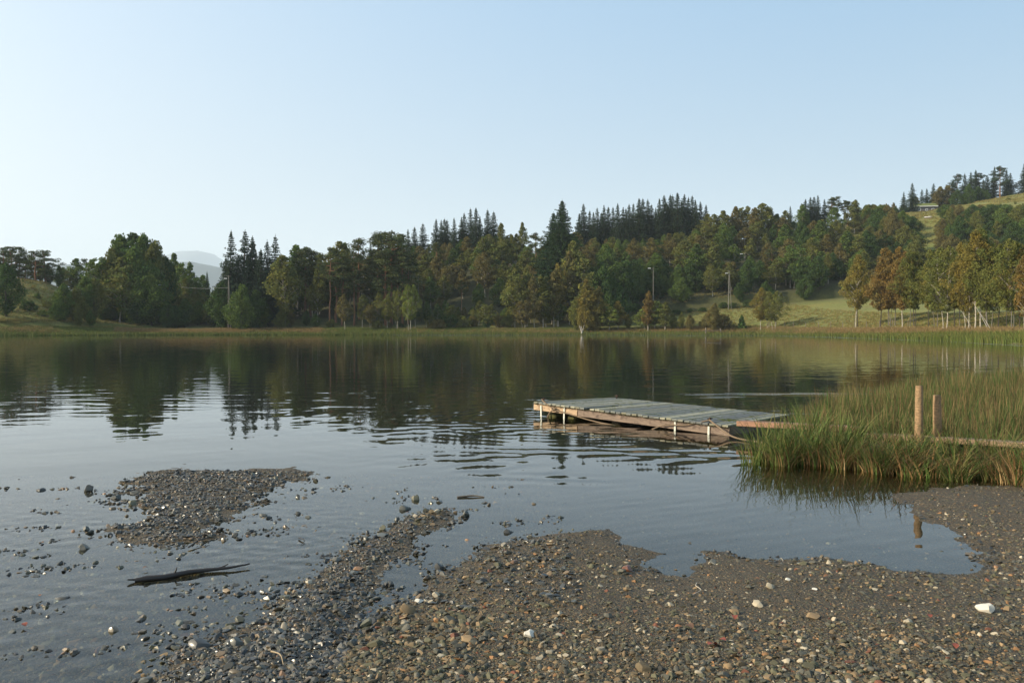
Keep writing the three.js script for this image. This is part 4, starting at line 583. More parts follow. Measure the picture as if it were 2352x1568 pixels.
  rope([J(-L / 2 + 0.13, 0.045, Wd / 2 - 0.05), J(-L / 2 + 0.3, 0.0, zf), J(-L / 2 + 0.52, -0.085, zf + 0.015), J(-L / 2 + 0.95, -0.145, zf + 0.02), J(-L / 2 + 1.5, -0.21, zf + 0.02), w0(-L / 2 + 2.1, zf + 0.05)], 0.011, 'mooring_rope', 'slack brown rope hanging along the jetty beam from its raised corner');
  rope([J(-L / 2 + 0.52, -0.05, zf + 0.02), J(-L / 2 + 0.50, -0.09, zf + 0.035), J(-L / 2 + 0.55, -0.12, zf + 0.03), J(-L / 2 + 0.58, -0.08, zf + 0.04), J(-L / 2 + 0.5, -0.06, zf + 0.03), J(-L / 2 + 0.53, -0.11, zf + 0.045), J(-L / 2 + 0.57, -0.07, zf + 0.035), J(-L / 2 + 0.45, -0.16, zf + 0.03), J(-L / 2 + 0.38, -0.25, zf + 0.02)], 0.013, 'rope_knot', 'tangled dark knot of rope against the pale end of the jetty beam');
  rope([w0(L * 0.16, zf + 0.06), J(L * 0.22, -0.12, zf + 0.02), J(L * 0.32, -0.07, zf + 0.01), J(L * 0.405, 0.035, Wd / 2 - 0.05)], 0.010, 'mooring_rope', 'brown rope tied to the low corner cleat running back along the beam');
  const e = site(1800, 1022, 0.02); rope([J(L * 0.405, 0.04, Wd / 2 - 0.06), J(L * 0.47, -0.03, Wd / 2 + 0.10), J(L * 0.56, -0.13, Wd / 2 + 0.26), [e[0], 0.03, -e[1]], [e[0] + 0.7, 0.0, -e[1] + 0.4]], 0.013, 'mooring_rope', 'pale straight rope running from the low jetty corner into the reeds');
}
function board(name, label, a, b, w, t, mat) { const A = new THREE.Vector3(...a), B = new THREE.Vector3(...b), m = meshOf(name, bevelBox(A.distanceTo(B), t, w, 0.006), mat); const ex = B.clone().sub(A).normalize(), ez = ex.clone().cross(new THREE.Vector3(0, 1, 0)).normalize(); m.setRotationFromMatrix(new THREE.Matrix4().makeBasis(ex, ez.clone().cross(ex), ez)); m.position.copy(A).add(B).multiplyScalar(0.5); return tag(m, label, 'board'); }
{
  const a = site(1702, 965, 0.25), m = site(1985, 980, 0.33), c = site(2640, 1015, 0.48);
  board('gangway_board', 'orange brown board leading from the jetty into the reeds', [a[0], 0.175, -a[1]], [m[0], 0.26, -m[1]], 0.20, 0.075, WOOD.board);
  board('gangway_board', 'grey brown board behind the round posts leading ashore through the reeds', [m[0] + 0.03, 0.20, -m[1] + 0.02], [c[0], 0.35, -c[1]], 0.20, 0.06, WOOD.greyBoard);
  const post = (X, d, top, rad, lean, label) => { const s = range(-0.5, top, 0.16), g = tube(s.map((y) => [lean * (y - top) * 0.5, y, 0]), s.map((y, i) => rad * (i === s.length - 1 ? 0.86 : 1 + 0.03 * Math.sin(y * 9 + X))), 16); const o = meshOf('round_post', g, WOOD.post); o.position.set(X, 0, -d); return tag(o, label, 'post', 'round posts in the reeds'); };
  post(4.895, 9.97, 0.923, 0.046, 0.0, 'taller of the two round wooden posts in the reeds');
  post(5.175, 10.10, 0.80, 0.050, -0.05, 'shorter round wooden post in the reeds, with a broad flat top');
}

// ------------------------------------------------------------------ stones
function stoneGeo(seed, detail, flat, facets) {
  const r = rngOf(seed), g0 = new THREE.IcosahedronGeometry(1, detail), p = g0.attributes.position, cuts = []; const v = new THREE.Vector3();
  for (let k = 0; k < facets; k++) { v.set(r() - 0.5, r() - 0.5, r() - 0.5).normalize(); cuts.push([v.x, v.y, v.z, 0.42 + 0.38 * r()]); }
  const ox = r() * 50, sx = 0.8 + 0.4 * r(), sz = 0.65 + 0.35 * r();
  for (let i = 0; i < p.count; i++) { v.fromBufferAttribute(p, i); for (const [x, y, z, c] of cuts) { const t = v.x * x + v.y * y + v.z * z; if (t > c) v.addScaledVector({ x, y, z }, c - t); } const q = 1 + 0.10 * noise(v.x * 1.6 + ox, v.y * 1.6, v.z * 1.6); p.setXYZ(i, v.x * q * sx, v.y * q * flat, v.z * q * sz); }
  g0.deleteAttribute('uv'); g0.deleteAttribute('normal'); const g1 = mergeVertices(g0, 1e-4); g1.computeVertexNormals(); return toCreasedNormals(g1, detail > 1 ? 0.42 : 0.5);
}
const stoneSpeck = tex(128, 128, (i, j) => { const v = 205 + 70 * fbm(i / 7, j / 7, 3, 40) + 40 * fbm(i / 30, j / 30, 2, 41); return [v, v, v]; }, true);
const dryStone = new THREE.MeshStandardMaterial({ color: rgb(1, 1, 1), roughness: 0.8 }), wetStone = new THREE.MeshPhysicalMaterial({ color: rgb(1, 1, 1), roughness: 0.6, clearcoat: 0.55, clearcoatRoughness: 0.25 });
const HUE = { slate: [0.064, 0.063, 0.047], grey: [0.110, 0.101, 0.075], brown: [0.120, 0.088, 0.046], tan: [0.25, 0.17, 0.088], orange: [0.28, 0.145, 0.058], red: [0.17, 0.065, 0.035], pale: [0.39, 0.33, 0.23], white: [0.60, 0.56, 0.47], dark: [0.036, 0.034, 0.027], olive: [0.106, 0.098, 0.054] };
const hueOf = (r, w) => { const q = r(); return w ? (q < 0.30 ? 'slate' : q < 0.60 ? 'dark' : q < 0.75 ? 'olive' : q < 0.90 ? 'brown' : q < 0.95 ? 'tan' : q < 0.965 ? 'orange' : q < 0.99 ? 'grey' : 'pale') : (q < 0.22 ? 'slate' : q < 0.46 ? 'olive' : q < 0.56 ? 'grey' : q < 0.76 ? 'brown' : q < 0.88 ? 'tan' : q < 0.94 ? 'pale' : q < 0.96 ? 'orange' : q < 0.975 ? 'red' : 'dark'); };
const landAt = (X, d) => nearGround(X, d);
{
  const o = mass('pebbles', 'small mixed pebbles and shingle covering the gravel shore and bars', 'pebbles'), r = rngOf(2024), c = new THREE.Color();
  const kinds = [0, 1, 2, 3, 4, 5].map((k) => stoneGeo(700 + k, 2, 0.24 + 0.08 * k, 11)), put = kinds.map(() => [[], []]);
  const add = (X, d, h, s, wet) => put[Math.floor(r() * 6)][wet ? 1 : 0].push([X, h, d, s, hueOf(r, wet), 0.7 + 0.6 * r(), r(), r(), r(), r()]);
  for (let k = 0; k < 380000; k++) {
    const d = 3.1 + 6.2 * Math.pow(r(), 1.5), X = (r() - 0.42) * 2.08 * (d + 0.4); if (Math.abs(X) > 8.6) continue; const h = landAt(X, d); if (h < -0.075) continue;
    const coarse = clamp(0.5 + 1.3 * fbm(X * 0.55, d * 0.55, 3, 12)), sandy = smooth(h, 0.008, 0.03) * smooth(X, 0.2, 1.0) * smooth(d, 4.7, 5.6) * 0.75 * (1 - 0.7 * smooth(X, 1.3, 2.0));
    const bar = X < -0.6 || (h < 0.012 && X < 0.5), keep = (h < 0 ? (X < 0.4 ? 0.32 : 0.12) : bar ? 0.8 * smooth(h + 0.012 * noise(X * 6, d * 6, 2), 0.0, 0.012) + 0.1 : 0.24 + 0.62 * coarse * coarse + 0.28 * smooth(4.7 - d, 0, 0.7)) * (1 - sandy * 0.75); if (r() > keep) continue;
    const s = 0.0038 + 0.0095 * Math.pow(r(), 2.7) + (r() < 0.14 ? 0.009 + 0.012 * r() : 0) * (0.45 + 1.1 * coarse) + (bar ? 0.003 : 0);
    add(X, d, h + s * 0.02, s * (sandy > 0.4 ? 0.7 : 1) * lerp(1.05, 0.72, smooth(d, 4.1, 5.0) * (X > -0.7 ? 1 : 0.3)), h > -0.004 && (h < 0.014 + 0.01 * noise(X * 2, d * 2) || X < -0.8));
  }
  for (let k = 0; k < 9000; k++) {                 // coarser stones on the bars
    const d = 4.6 + 4.6 * r(), X = -4.2 + r() * 4.6, h = landAt(X, d); if (h < -0.03 || r() > (h > 0.01 ? 0.8 : 0.10)) continue;
    add(X, d, h + 0.004, 0.010 + 0.022 * Math.pow(r(), 2.2), true);
  }
  for (let k = 0; k < 30000; k++) {                // stones breaking the surface of the shallows, in loose drifts
    const d = 4.0 + 5.0 * r(), X = -0.64 * d + r() * 0.70 * d, h = landAt(X, d); if (h > 0 || h < -0.035) continue;
    const drift = noise(X * 1.3, d * 2.2, 33) + 0.4 * noise(X * 5, d * 5, 35) + 0.5 * smooth(h, -0.02, -0.004); if (drift < 0.30 || r() > 0.30) continue;
    const s = 0.012 + 0.020 * Math.pow(r(), 2); add(X, d, Math.max(h + s * 0.25, -s * 0.12), s, true);
  }
  let n = 0;
  put.forEach((two, k) => two.forEach((list, w) => {
    const m = new THREE.InstancedMesh(kinds[k], w ? wetStone : dryStone, list.length); m.name = w ? 'wet_pebbles' : 'dry_pebbles'; m.castShadow = m.receiveShadow = true; n += list.length;
    list.forEach(([X, h, d, s, hue, v, a, b, e, f], i) => { dummy.position.set(X, h, -d); dummy.rotation.set((a - 0.5) * 1.2, b * 6.283, (e - 0.5) * 1.2); dummy.scale.set(s * (0.8 + 0.8 * f), s * (0.7 + 0.6 * a), s * (0.75 + 0.4 * e)); dummy.updateMatrix(); m.setMatrixAt(i, dummy.matrix); const q = HUE[hue], f2 = (w ? 0.62 : 0.9) * v; m.setColorAt(i, c.setRGB(q[0] * f2, q[1] * f2, q[2] * f2)); });
    o.add(m);
  }));
  console.log('pebbles', n);
}
const stoneKinds = [0, 1, 2, 3, 4, 5, 6, 7].map((k) => stoneGeo(800 + k, 3, [0.45, 0.55, 0.35, 0.7, 0.5, 0.3, 0.62, 0.4][k], k % 2 ? 17 : 13)), stoneMats = {};
const stoneMat = (hue, wet, v) => { const key = hue + (wet ? 'w' : 'd') + Math.round(v * 4); if (!stoneMats[key]) { const q = HUE[hue], m = (wet ? wetStone : dryStone).clone(); m.color = rgb(q[0] * v, q[1] * v, q[2] * v); stoneMats[key] = m; } return stoneMats[key]; };
function stone(X, d, size, tall, hue, wet, label, group, kind, turn, v = 1, tilt = 0) { const o = meshOf('stone', stoneKinds[kind % 8], stoneMat(hue, wet, v)); o.position.set(X, Math.max(landAt(X, d), -0.06) + size * tall * 0.2, -d); o.rotation.set(tilt, turn, tilt * 0.6); o.scale.set(size * 0.5, size * 0.5 * tall * 1.6, size * 0.5); return tag(o, label, 'stone', group); }
{
  const S = (x, y, wpx, tall, hue, wet, label, kind = 1, turn = 0.5, tilt = 0) => { const [X, d] = site(x, y, 0.02); stone(X, d, wpx * K * d * 1.05, tall, hue, wet, label, undefined, kind, turn, 1, tilt); };
  S(2268, 1424, 38, 0.85, 'white', false, 'big white angular stone lying alone on bare sandy gravel', 3, 2.7, 0.15);
  S(1443, 1309, 28, 0.7, 'red', true, 'rounded brick red stone at the mouth of the little sandy inlet', 6, 0.3);
  S(1440, 1363, 18, 0.8, 'tan', false, 'light brown pebble on smooth sand below the red stone', 1, 1.0);
  S(1772, 1361, 22, 0.8, 'pale', false, 'pale blunt stone on the sand beside a smaller whitish one', 3, 0.6);
  S(1812, 1346, 16, 0.7, 'white', false, 'small whitish stone beside the pale blunt one', 4, 0.2);
  S(1743, 1404, 36, 0.5, 'pale', false, 'slanting pale wedge of stone pointing down the beach', 2, -0.6, 0.25);
  S(1870, 1441, 40, 0.5, 'tan', false, 'long pinkish flat stone among grey pebbles', 4, 0.1);
  S(1875, 1368, 26, 0.35, 'white', false, 'flat whitish flake on the wet gravel', 5, 0.1);
  S(2092, 1568 - 110, 26, 0.6, 'pale', false, 'pale oval stone in the coarse shingle', 6, 0.2);
  S(1690, 1410, 22, 0.5, 'grey', false, 'grey flat stone next to the pale wedge', 2, 0.5);
  S(962, 1382, 26, 0.6, 'white', false, 'bright white stone at the edge of the narrow inlet', 1, 0.2);
  S(935, 1408, 38, 0.8, 'tan', false, 'two toned tan stone just below the bright white one', 3, 0.8);
  S(1218, 1484, 32, 0.75, 'white', false, 'smooth whitish egg shaped stone in the shingle', 6, 0.4);
  S(1075, 1489, 48, 0.45, 'tan', false, 'broad flat tan stone in the shingle below the inlet', 2, 0.2);
  S(985, 1484, 26, 0.75, 'olive', false, 'grey green stone in the shingle beside the flat tan one', 0, 0.2);
  S(878, 1229, 48, 0.35, 'slate', true, 'long dark slate slab on the tip of the shingle bar', 5, 0.15);
  S(1168, 1217, 24, 0.7, 'dark', true, 'black stone alone in the shallow water off the sand', 3, 0.5);
  S(1075, 1234, 17, 0.7, 'orange', true, 'orange stone in the shallow water beside the shingle bar', 3, 0.1);
  S(545, 1212, 20, 0.8, 'pale', true, 'pale upright stone in the water off the shingle islet', 0, 0.9, 0.3);
  S(513, 1236, 15, 1.2, 'brown', true, 'small brown stone in the water under the pale upright one', 3, 0.2);
  S(93, 1121, 25, 0.75, 'dark', true, 'dark domed boulder far out in the water left of the islet', 6, 0.4);
  S(132, 1140, 24, 0.6, 'brown', true, 'low brown stone in the water near the dark boulder', 1, 0.2);
  S(165, 1124, 14, 0.65, 'dark', true, 'small dark stone in the water near the dark boulder', 4, 0.2);
  S(215, 1147, 32, 0.5, 'olive', true, 'lumpy olive stone in the water between boulder and islet', 0, 0.2);
  S(257, 1163, 20, 0.65, 'brown', true, 'rounded brown stone beside the lumpy olive one', 6, 0.1);
  S(84, 1200, 18, 0.5, 'dark', true, 'small low black stone alone in calm water', 2, 0.3);
  S(190, 1202, 28, 0.45, 'slate', true, 'flat slate stone in the water off the islet', 5, 0.1);
  S(42, 1271, 28, 0.6, 'slate', true, 'grey green boulder alone in the shallows', 6, 0.6);
  S(70, 1298, 32, 0.5, 'slate', true, 'slanted slate slab in the shallows', 2, 0.5, 0.2);
  S(100, 1302, 22, 0.4, 'dark', true, 'thin dark slab leaning by the slanted slate', 5, 0.1, 0.2);
  S(213, 1309, 22, 0.6, 'pale', true, 'pinkish white stone at the end of a row of pebbles in the shallows', 1, 0.2);
  S(491, 1319, 17, 0.8, 'tan', true, 'tan stone resting against the sunken branch', 3, 0.2);
  S(455, 1331, 26, 0.8, 'dark', true, 'black stone under the middle of the sunken branch', 7, 0.2);
  S(377, 1331, 13, 0.7, 'tan', true, 'little yellow stone against the thick end of the branch', 1, 0.2);
  S(425, 1345, 20, 0.6, 'dark', true, 'dark rounded stone just below the branch', 6, 0.2);
  S(258, 1442, 28, 1.0, 'brown', true, 'blocky brown stone standing in shallow water', 3, 0.2);
  S(308, 1446, 42, 0.75, 'dark', true, 'big dark angular stone beside the blocky brown one', 7, 0.4, 0.15);
  S(380, 1389, 26, 0.7, 'tan', true, 'tan pointed stone in shallow water below the branch', 0, 0.3, 0.2);
  S(385, 1403 + 20, 22, 0.4, 'red', true, 'reddish flake in shallow water below the tan pointed stone', 5, 0.3);
  S(453, 1487, 50, 0.55, 'dark', true, 'dark brick shaped stone at the beach edge', 3, 0.1);
  S(430, 1506, 26, 0.9, 'slate', true, 'grey green block below the dark brick shaped stone', 7, 0.5);
  S(540, 1487, 30, 0.8, 'slate', true, 'blue grey block at the beach edge', 3, 0.2);
  S(510, 1520, 22, 0.8, 'orange', true, 'orange brown block at the beach edge', 7, 0.2);
  S(207, 1534, 28, 0.55, 'tan', true, 'yellowish stone in the nearest shallow water', 4, 0.4);
  S(772, 1283, 28, 0.6, 'grey', true, 'grey stone at the side of the shingle bar', 1, 0.2);
  S(708, 1335, 20, 0.7, 'pale', true, 'pale pebble beside the shingle bar', 6, 0.2);
  S(820, 1308, 28, 0.5, 'orange', true, 'orange pebble on the shingle bar', 4, 0.5);
  S(1012, 1293, 26, 0.6, 'slate', true, 'grey slate stone in the inlet water', 2, -0.5);
  S(2230, 1268, 32, 0.4, 'brown', true, 'flat brown stone at the edge of the still pool', 5, 0.2);
  S(1905, 1281, 22, 0.55, 'brown', true, 'brown stone on the lip of the still pool', 1, 0.2);
  const r = rngOf(616); let n = 0;
  const zone = (X, d, h) => signed(ISLE, X, d) > -0.1 ? 'on the shingle islet' : h < -0.002 ? (X < -0.2 ? 'poking out of the shallows round the islet' : 'in the edge of the still pool') : X < -0.75 && d > 4.9 ? 'on the narrow shingle bar' : d < 4.7 ? 'in the coarse dry shingle' : 'on the damp gravel by the pool';
  const word = { slate: 'slate grey', grey: 'mid grey', brown: 'brown', tan: 'tan', orange: 'orange', red: 'dull red', pale: 'pale cream', white: 'white', dark: 'blackish', olive: 'olive grey' };
  for (let k = 0; k < 6000 && n < 255; k++) {
    const out = n < 110, d = out ? 4.2 + 4.6 * r() : 3.5 + 4.2 * Math.pow(r(), 1.5), X = out ? -0.62 * d + r() * 0.66 * d : (r() - 0.5) * 1.22 * d, h = landAt(X, d), wet = h < 0.012 || X < -0.8; if (h < -0.035 || (h < 0 && (X > 0.3 ? r() < 0.8 : noise(X * 1.6, d * 1.2, 21) < 0.05))) continue; if (h > 0.02 && d > 4.9 && X > 0.3 && r() < 0.7) continue;
    const hue = hueOf(r, wet), size = (0.034 + 0.045 * Math.pow(r(), 2)) * (0.75 + 0.06 * d) * (h < 0 ? 1.3 : 1), where = zone(X, d, h);
    stone(X, d, size, 0.4 + 0.5 * r() + (h < 0 ? 0.25 : 0), hue, wet, word[hue] + ' pebble ' + where, word[hue] + ' pebbles ' + where, k, r() * 6.283, 0.8 + 0.4 * r(), (r() - 0.5) * 0.3); n++;
  }
}
// driftwood, twigs and leaves
{
  const wet = std([0.022, 0.017, 0.013], 0.45), a = site(306, 1337), b = site(572, 1303), P0 = (t, y) => [lerp(a[0], b[0], t), y, -lerp(a[1], b[1], t)];
  const o = thing('sunken_branch', 'black waterlogged branch with a forked tip lying in the shallows', 'branch');
  meshOf('stem', tube([0, 0.1, 0.25, 0.45, 0.62, 0.8, 1].map((t) => { const p = P0(t, 0.008 + 0.012 * t + 0.004 * Math.sin(t * 20)); p[2] += 0.015 * Math.sin(t * 9); return p; }), [0.014, 0.021, 0.02, 0.017, 0.013, 0.009, 0.005], 9), wet, o);
  meshOf('twig', tube([P0(0.70, 0.018), P0(0.75, 0.026), P0(0.80, 0.038)], [0.007, 0.005, 0.003], 6), wet, o);
  meshOf('twig', tube([P0(0.33, 0.02), P0(0.345, 0.045), P0(0.35, 0.06)], [0.007, 0.005, 0.003], 6), wet, o);
  meshOf('twig', tube([P0(0.02, 0.012), P0(-0.06, 0.02)], [0.008, 0.004], 6), wet, o);
  const twig = (pts, rad, mat, label) => { const w = pts.map(([x, y, h]) => { const [X, d] = site(x, y); return [X, Math.max(0, landAt(X, d)) + h, -d]; }); const cv = new THREE.CatmullRomCurve3(w.map((p) => new THREE.Vector3(...p))).getPoints(14).map((p) => p.toArray()); tag(meshOf('twig', tube(cv, cv.map((_, i) => rad * (1 - 0.6 * i / cv.length)), 6), mat), label, 'twig'); };
  twig([[1602, 1352, 0.008], [1600, 1360, 0.014], [1612, 1370, 0.012], [1598, 1380, 0.008], [1588, 1386, 0.006]], 0.0035, std([0.42, 0.36, 0.28], 0.8), 'pale curly twig on smooth sand');
  twig([[620, 1528, 0.02], [640, 1540, 0.03], [648, 1562, 0.02]], 0.004, std([0.34, 0.26, 0.16], 0.8), 'bent straw coloured stalk in the shingle');
  twig([[685, 1238, 0.01], [698, 1245, 0.012], [690, 1252, 0.006]], 0.005, wet, 'small dark bent twig standing in the shallow water');
  twig([[430, 1262, 0.015], [455, 1250, 0.03], [478, 1243, 0.03]], 0.006, wet, 'thin dark twig at the lower edge of the islet');
  twig([[1050, 1143, 0.004], [1085, 1141, 0.012], [1112, 1142, 0.004]], 0.012, std([0.10, 0.08, 0.055], 0.8), 'short brown stick floating off the tip of the shingle bar');
  const leafShape = (() => { const pos = [], idx = []; for (let i = 0; i <= 6; i++) { const t = i / 6, w = 0.32 * Math.sin(Math.PI * Math.pow(t, 0.8)) + 0.01; for (const s of [-1, 0, 1]) pos.push(t - 0.5, 0.10 * Math.sin(t * 4) + 0.12 * Math.abs(s) * w * 2, s * w); if (i) { const b0 = i * 3; for (const e of [0, 1]) idx.push(b0 - 3 + e, b0 + e, b0 - 2 + e, b0 - 2 + e, b0 + e, b0 + 1 + e); } } const g = new THREE.BufferGeometry(); g.setAttribute('position', new THREE.Float32BufferAttribute(pos, 3)); g.setIndex(idx); g.computeVertexNormals(); return g; })();
  const lm = [['rusty red', [0.22, 0.055, 0.03]], ['brown', [0.15, 0.075, 0.035]], ['orange brown', [0.30, 0.12, 0.04]]].map(([n, c]) => [n, new THREE.MeshStandardMaterial({ color: rgb(...c), roughness: 0.7, side: THREE.DoubleSide })]), r = rngOf(99);
  row([[1585, 1462, 0.075, 1], [1560, 1463, 0.04, 2], [1640, 1510, 0.07, 0], [1660, 1500, 0.05, 0], [1690, 1440, 0.05, 0], [2050, 1384, 0.05, 2], [88, 1363, 0.03, 2], [50, 1430, 0.045, 0], [1900, 1335, 0.04, 1], [2140, 1440, 0.04, 0], [1740, 1340, 0.04, 1], [1460, 1420, 0.045, 1], [2200, 1510, 0.045, 0], [330, 1300, 0.04, 1]], ([x, y, s, m]) => { const [X, d] = site(x, y, 0.03), o = meshOf('fallen_leaf', leafShape, lm[m][1]); o.position.set(X, Math.max(0.002, landAt(X, d)) + 0.016, -d); o.rotation.set((r() - 0.5) * 0.5, r() * 6.283, (r() - 0.5) * 0.5); o.scale.set(s, s, s); const w = y < 1400 && x < 400 ? 'floating in the shallows' : d < 4.35 ? 'in the coarse shingle' : 'on the finer gravel'; tag(o, lm[m][0] + ' fallen leaf ' + w, 'leaf', lm[m][0] + ' leaves ' + w); });
}

// ------------------------------------------------------------------ built things across the lake
{
  const poleMat = std([0.17, 0.16, 0.135], 0.9), headMat = std([0.72, 0.72, 0.70], 0.4), woodGrey = std([0.15, 0.125, 0.095], 0.9);
  const ground = (x, d) => farGround(SCALE_IN(x) * d, d);
  const lamp = (x, ytop, d, label) => { const X = SCALE_IN(x) * d, g = ground(x, d), h = topAt(ytop, d) - g, o = thing('street_lamp', label, 'street lamp', [X, g, -d], 0); meshOf('pole', tube([[0, -0.5, 0], [0, h * 0.5, 0], [0, h, 0]], [0.13, 0.11, 0.085], 8), poleMat, o); meshOf('arm', tube([[0, h - 0.5, 0], [-0.5, h - 0.42, 0.05], [-0.9, h - 0.4, 0.1]], [0.035, 0.03, 0.03], 6), poleMat, o); const hd = meshOf('lamp_head', (() => { const g1 = bevelBox(0.85, 0.2, 0.36, 0.06); return g1; })(), headMat, o); hd.position.set(-1.25, h - 0.5, 0.12); };
  const c3 = (a, b) => z3(a, b), c1 = (a, b) => z1(a, b), c2 = (a, b) => z2(a, b);
  lamp(c3(1318, 0)[0], c3(0, 785)[1], 258, 'grey street lamp standing free before the dark wood edge');
  lamp(c3(2125, 0)[0], c3(0, 660)[1], 292, 'grey street lamp up by the short stretch of road');
  lamp(c3(560, 0)[0], c3(0, 795)[1], 262, 'street lamp half hidden at the foot of the giant spruce');
  lamp(c2(1470, 0)[0], c2(0, 762)[1], 261, 'street lamp among the shore pines');
  lamp(c1(1450, 0)[0], c1(0, 565)[1], 249.5, 'street lamp against the dark grove by the knoll');
  const aframe = (x, ytop, d, label, withLamp) => { const X = SCALE_IN(x) * d, g = ground(x, d), h = topAt(ytop, d) - g, o = thing('power_pole', label, 'power pole', [X, g, -d], 0); meshOf('pole', tube([[-0.15, -0.4, 0], [0, h, 0]], [0.14, 0.10], 8), poleMat, o); meshOf('brace_pole', tube([[0.75, -0.4, 0.3], [0.08, h * 0.97, 0.05]], [0.09, 0.07], 8), poleMat, o); meshOf('crossarm', tube([[-0.8, h - 0.3, 0.12], [0.8, h - 0.3, 0.12]], [0.06, 0.06], 6), woodGrey, o); const hd = meshOf('lamp_head', bevelBox(0.8, 0.2, 0.34, 0.06), headMat, o); hd.position.set(-0.8, h - 1.1, 0.2); };
  aframe(c3(1985, 0)[0], c3(0, 812)[1], 262, 'braced pole with a lamp standing below the short stretch of road');
  aframe(c1(2018, 0)[0], c1(0, 490)[1], 243, 'braced pole with a lamp in front of the tall left shore spruces');
  { // wires between the left poles
    const A = [SCALE_IN(c1(1600, 0)[0]) * 247, topAt(c1(0, 595)[1], 247), -247], B = [SCALE_IN(c1(2018, 0)[0]) * 243, topAt(c1(0, 600)[1], 243), -243], m = A.map((v, i) => (v + B[i]) / 2); m[1] -= 0.35;
    const cv = new THREE.CatmullRomCurve3([A, m, B].map((p) => new THREE.Vector3(...p))).getPoints(16).map((p) => p.toArray()); tag(meshOf('power_line', tube(cv, cv.map(() => 0.02), 5), std([0.5, 0.5, 0.47], 0.6)), 'thin pale cable running to the braced pole by the tall spruces', 'cable');
  }
  { // rail by the lake
    const x = 1638, sd = column(SCALE_IN(x))[0], d = sd + shoreWobble(SCALE_IN(x) * sd) + 0.6, X = SCALE_IN(x) * d, g = ground(x, d), o = thing('lake_rail', 'weathered rail on two thick posts at the water edge', 'rail', [X, g, -d], 0);
    for (const s of [-1, 1]) meshOf('post', tube([[s * 2, -0.4, 0], [s * 2, 1.95 - s * 0.15, 0]], [0.2, 0.18], 10), woodGrey, o);
    meshOf('rail', tube([[-2.9, 1.18, 0.2], [2.3, 1.26, 0.2]], [0.075, 0.07], 8), woodGrey, o);
  }
  { // field fence
    const o = thing('field_fence', 'wire fence on thin posts along the edge of the field', 'fence'); let last;
    const spots = [[1765, 12], [1782, 13], [1802, 12], [1822, 13], [1850, 13], [1880, 14], [1908, 15], [1935, 15], [1962, 16], [1990, 16], [2020, 17], [2050, 18], [2085, 18]];
    for (const [x, s] of spots) { const sd = column(SCALE_IN(x))[0], d = sd + s, X = SCALE_IN(x) * d, g = farGround(X, d); meshOf('post', tube([[X, g - 0.3, -d], [X + 0.03, g + 1.6, -d]], [0.07, 0.06], 7), woodGrey, o); if (last) for (const h of [0.8, 1.4]) meshOf('wire', tube([[last[0], last[1] + h, last[2]], [X, g + h, -d]], [0.008, 0.008], 4), IRON, o); last = [X, g, -d]; }
  }
  { // bleached root at the shore
    const x = 1336, sd = column(SCALE_IN(x))[0], d = sd + shoreWobble(SCALE_IN(x) * sd) + 0.3, X = SCALE_IN(x) * d, r = rngOf(12), o = thing('bleached_root', 'bleached upturned tree root standing at the water edge', 'root', [X, ground(x, d), -d], 0), m = std([0.46, 0.42, 0.37], 0.9);
    meshOf('stump', tube([[0, -0.3, 0], [0.05, 0.5, 0], [0.1, 1.1, 0]], [0.42, 0.34, 0.22], 9), m, o);
    for (let k = 0; k < 11; k++) { const a = r() * 6.283, e = 0.9 + 1.2 * r(); meshOf('root', tube([[0.05, 0.5, 0], [Math.cos(a) * 0.35, 0.7 + e * 0.5, Math.sin(a) * 0.35], [Math.cos(a) * 0.75, 0.8 + e, Math.sin(a) * 0.6]], [0.12, 0.07, 0.02], 6), m, o); }
  }
  row([[1740, 1180, 1860, 1345, 'pale dead birch stem leaning against the two white trunks'], [1800, 1270, 1885, 1350, 'short pale dead stem leaning low under the two white trunks'], [1640, 1240, 1735, 1300, 'grey dead stem slanting through the shore meadow birches']], ([a, b, c, e, label]) => { const [x0, y0] = z4(a, b), [x1] = z4(c, e), sd = column(SCALE_IN(x0))[0], d = sd + 9, X0 = SCALE_IN(x0) * d, X1 = SCALE_IN(x1) * d; tag(meshOf('leaning_stem', tube([[X1, farGround(X1, d) - 0.1, -d], [(X0 + X1) / 2, (farGround(X1, d) + topAt(y0, d)) / 2 + 0.1, -d - 0.2], [X0, topAt(y0, d), -d - 0.5]], [0.045, 0.035, 0.02], 7), std([0.42, 0.39, 0.34], 0.85)), label, 'dead stem'); });
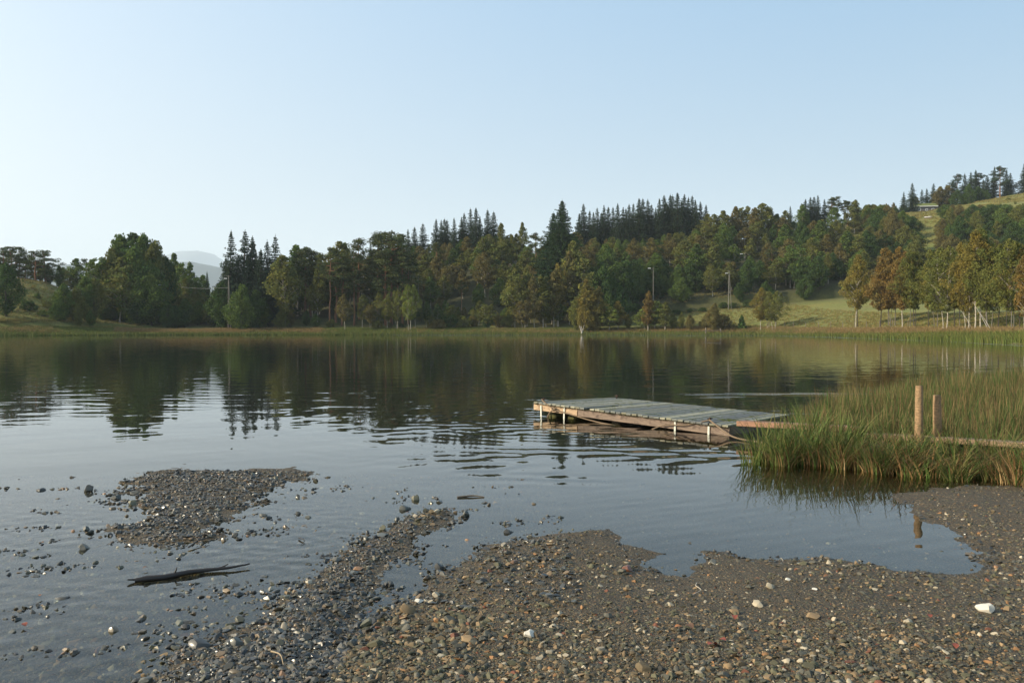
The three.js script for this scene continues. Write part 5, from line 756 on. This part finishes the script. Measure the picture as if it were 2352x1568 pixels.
  { // house with a turf roof on the hill
    const x = 2118, d = 398, X = SCALE_IN(x) * d, g = ground(x, d) - 0.3, o = thing('turf_house', 'low dark house with a turf roof and white window panels on the hill', 'house', [X, g, -d], -0.12);
    const wall = std([0.10, 0.095, 0.10], 0.85), white = std([0.75, 0.75, 0.73], 0.6), glass = new THREE.MeshPhysicalMaterial({ color: rgb(0.05, 0.06, 0.07), roughness: 0.08 }), turf = std([0.12, 0.14, 0.035], 1);
    const w = meshOf('wall', bevelBox(10, 3.6, 6, 0.03), wall, o); w.position.y = 0;
    const roof = meshOf('roof', (() => { const s = new THREE.Shape([[-3.7, 0], [0, 1.7], [3.7, 0], [3.7, 0.3], [0, 2.05], [-3.7, 0.3]].map((p) => new THREE.Vector2(...p))); const q = new THREE.ExtrudeGeometry(s, { depth: 11, bevelEnabled: false }); q.translate(0, 0, -5.5); q.rotateY(Math.PI / 2); return q; })(), turf, o); roof.position.y = 3.62;
    const f = meshOf('fascia', bevelBox(11, 0.28, 0.05, 0.01), white, roof); f.position.set(0, -0.02, 3.74);
    for (const [wx, ww, wh] of [[-3.4, 2.6, 1.3], [0.6, 1.0, 1.0], [3.4, 1.2, 1.1]]) { const fr = meshOf('window', bevelBox(ww, wh, 0.12, 0.02), white, o); fr.position.set(wx, 1.7, 3.0); const pn = meshOf('pane', bevelBox(ww - 0.3, wh - 0.3, 0.04, 0.005), glass, fr); pn.position.set(0, 0.15, 0.06); }
    const base = meshOf('plinth', bevelBox(10.3, 0.9, 6.3, 0.03), std([0.5, 0.49, 0.46], 0.9), o); base.position.y = -0.7;
  }
  { const [x] = z4(1370, 530), d = 352, o = meshOf('boulder', stoneKinds[0], std([0.42, 0.39, 0.35], 0.95)); o.position.set(SCALE_IN(x) * d, ground(x, d) + 0.3, -d); o.scale.set(2.4, 1.7, 1.4); tag(o, 'pale boulder lying in the pasture below the hill house', 'boulder'); }
  { const pts = [[1678, 297], [1688, 293], [1700, 289], [1712, 285]].map(([x, d]) => [SCALE_IN(x) * d, d]), pos = [], idx = []; pts.forEach(([X, d], i) => { for (const s of [-1, 1]) pos.push(X + s * 0.6, farGround(X, d) + 0.35, -d + s * 2.0); if (i) { const k = i * 2; idx.push(k - 2, k - 1, k, k - 1, k + 1, k); } }); const g = new THREE.BufferGeometry(); g.setAttribute('position', new THREE.Float32BufferAttribute(pos, 3)); g.setIndex(idx); g.computeVertexNormals(); structure('road', g, new THREE.MeshStandardMaterial({ color: rgb(0.10, 0.097, 0.09), roughness: 0.95, side: THREE.DoubleSide })); }
}

renderer.render(scene, camera);
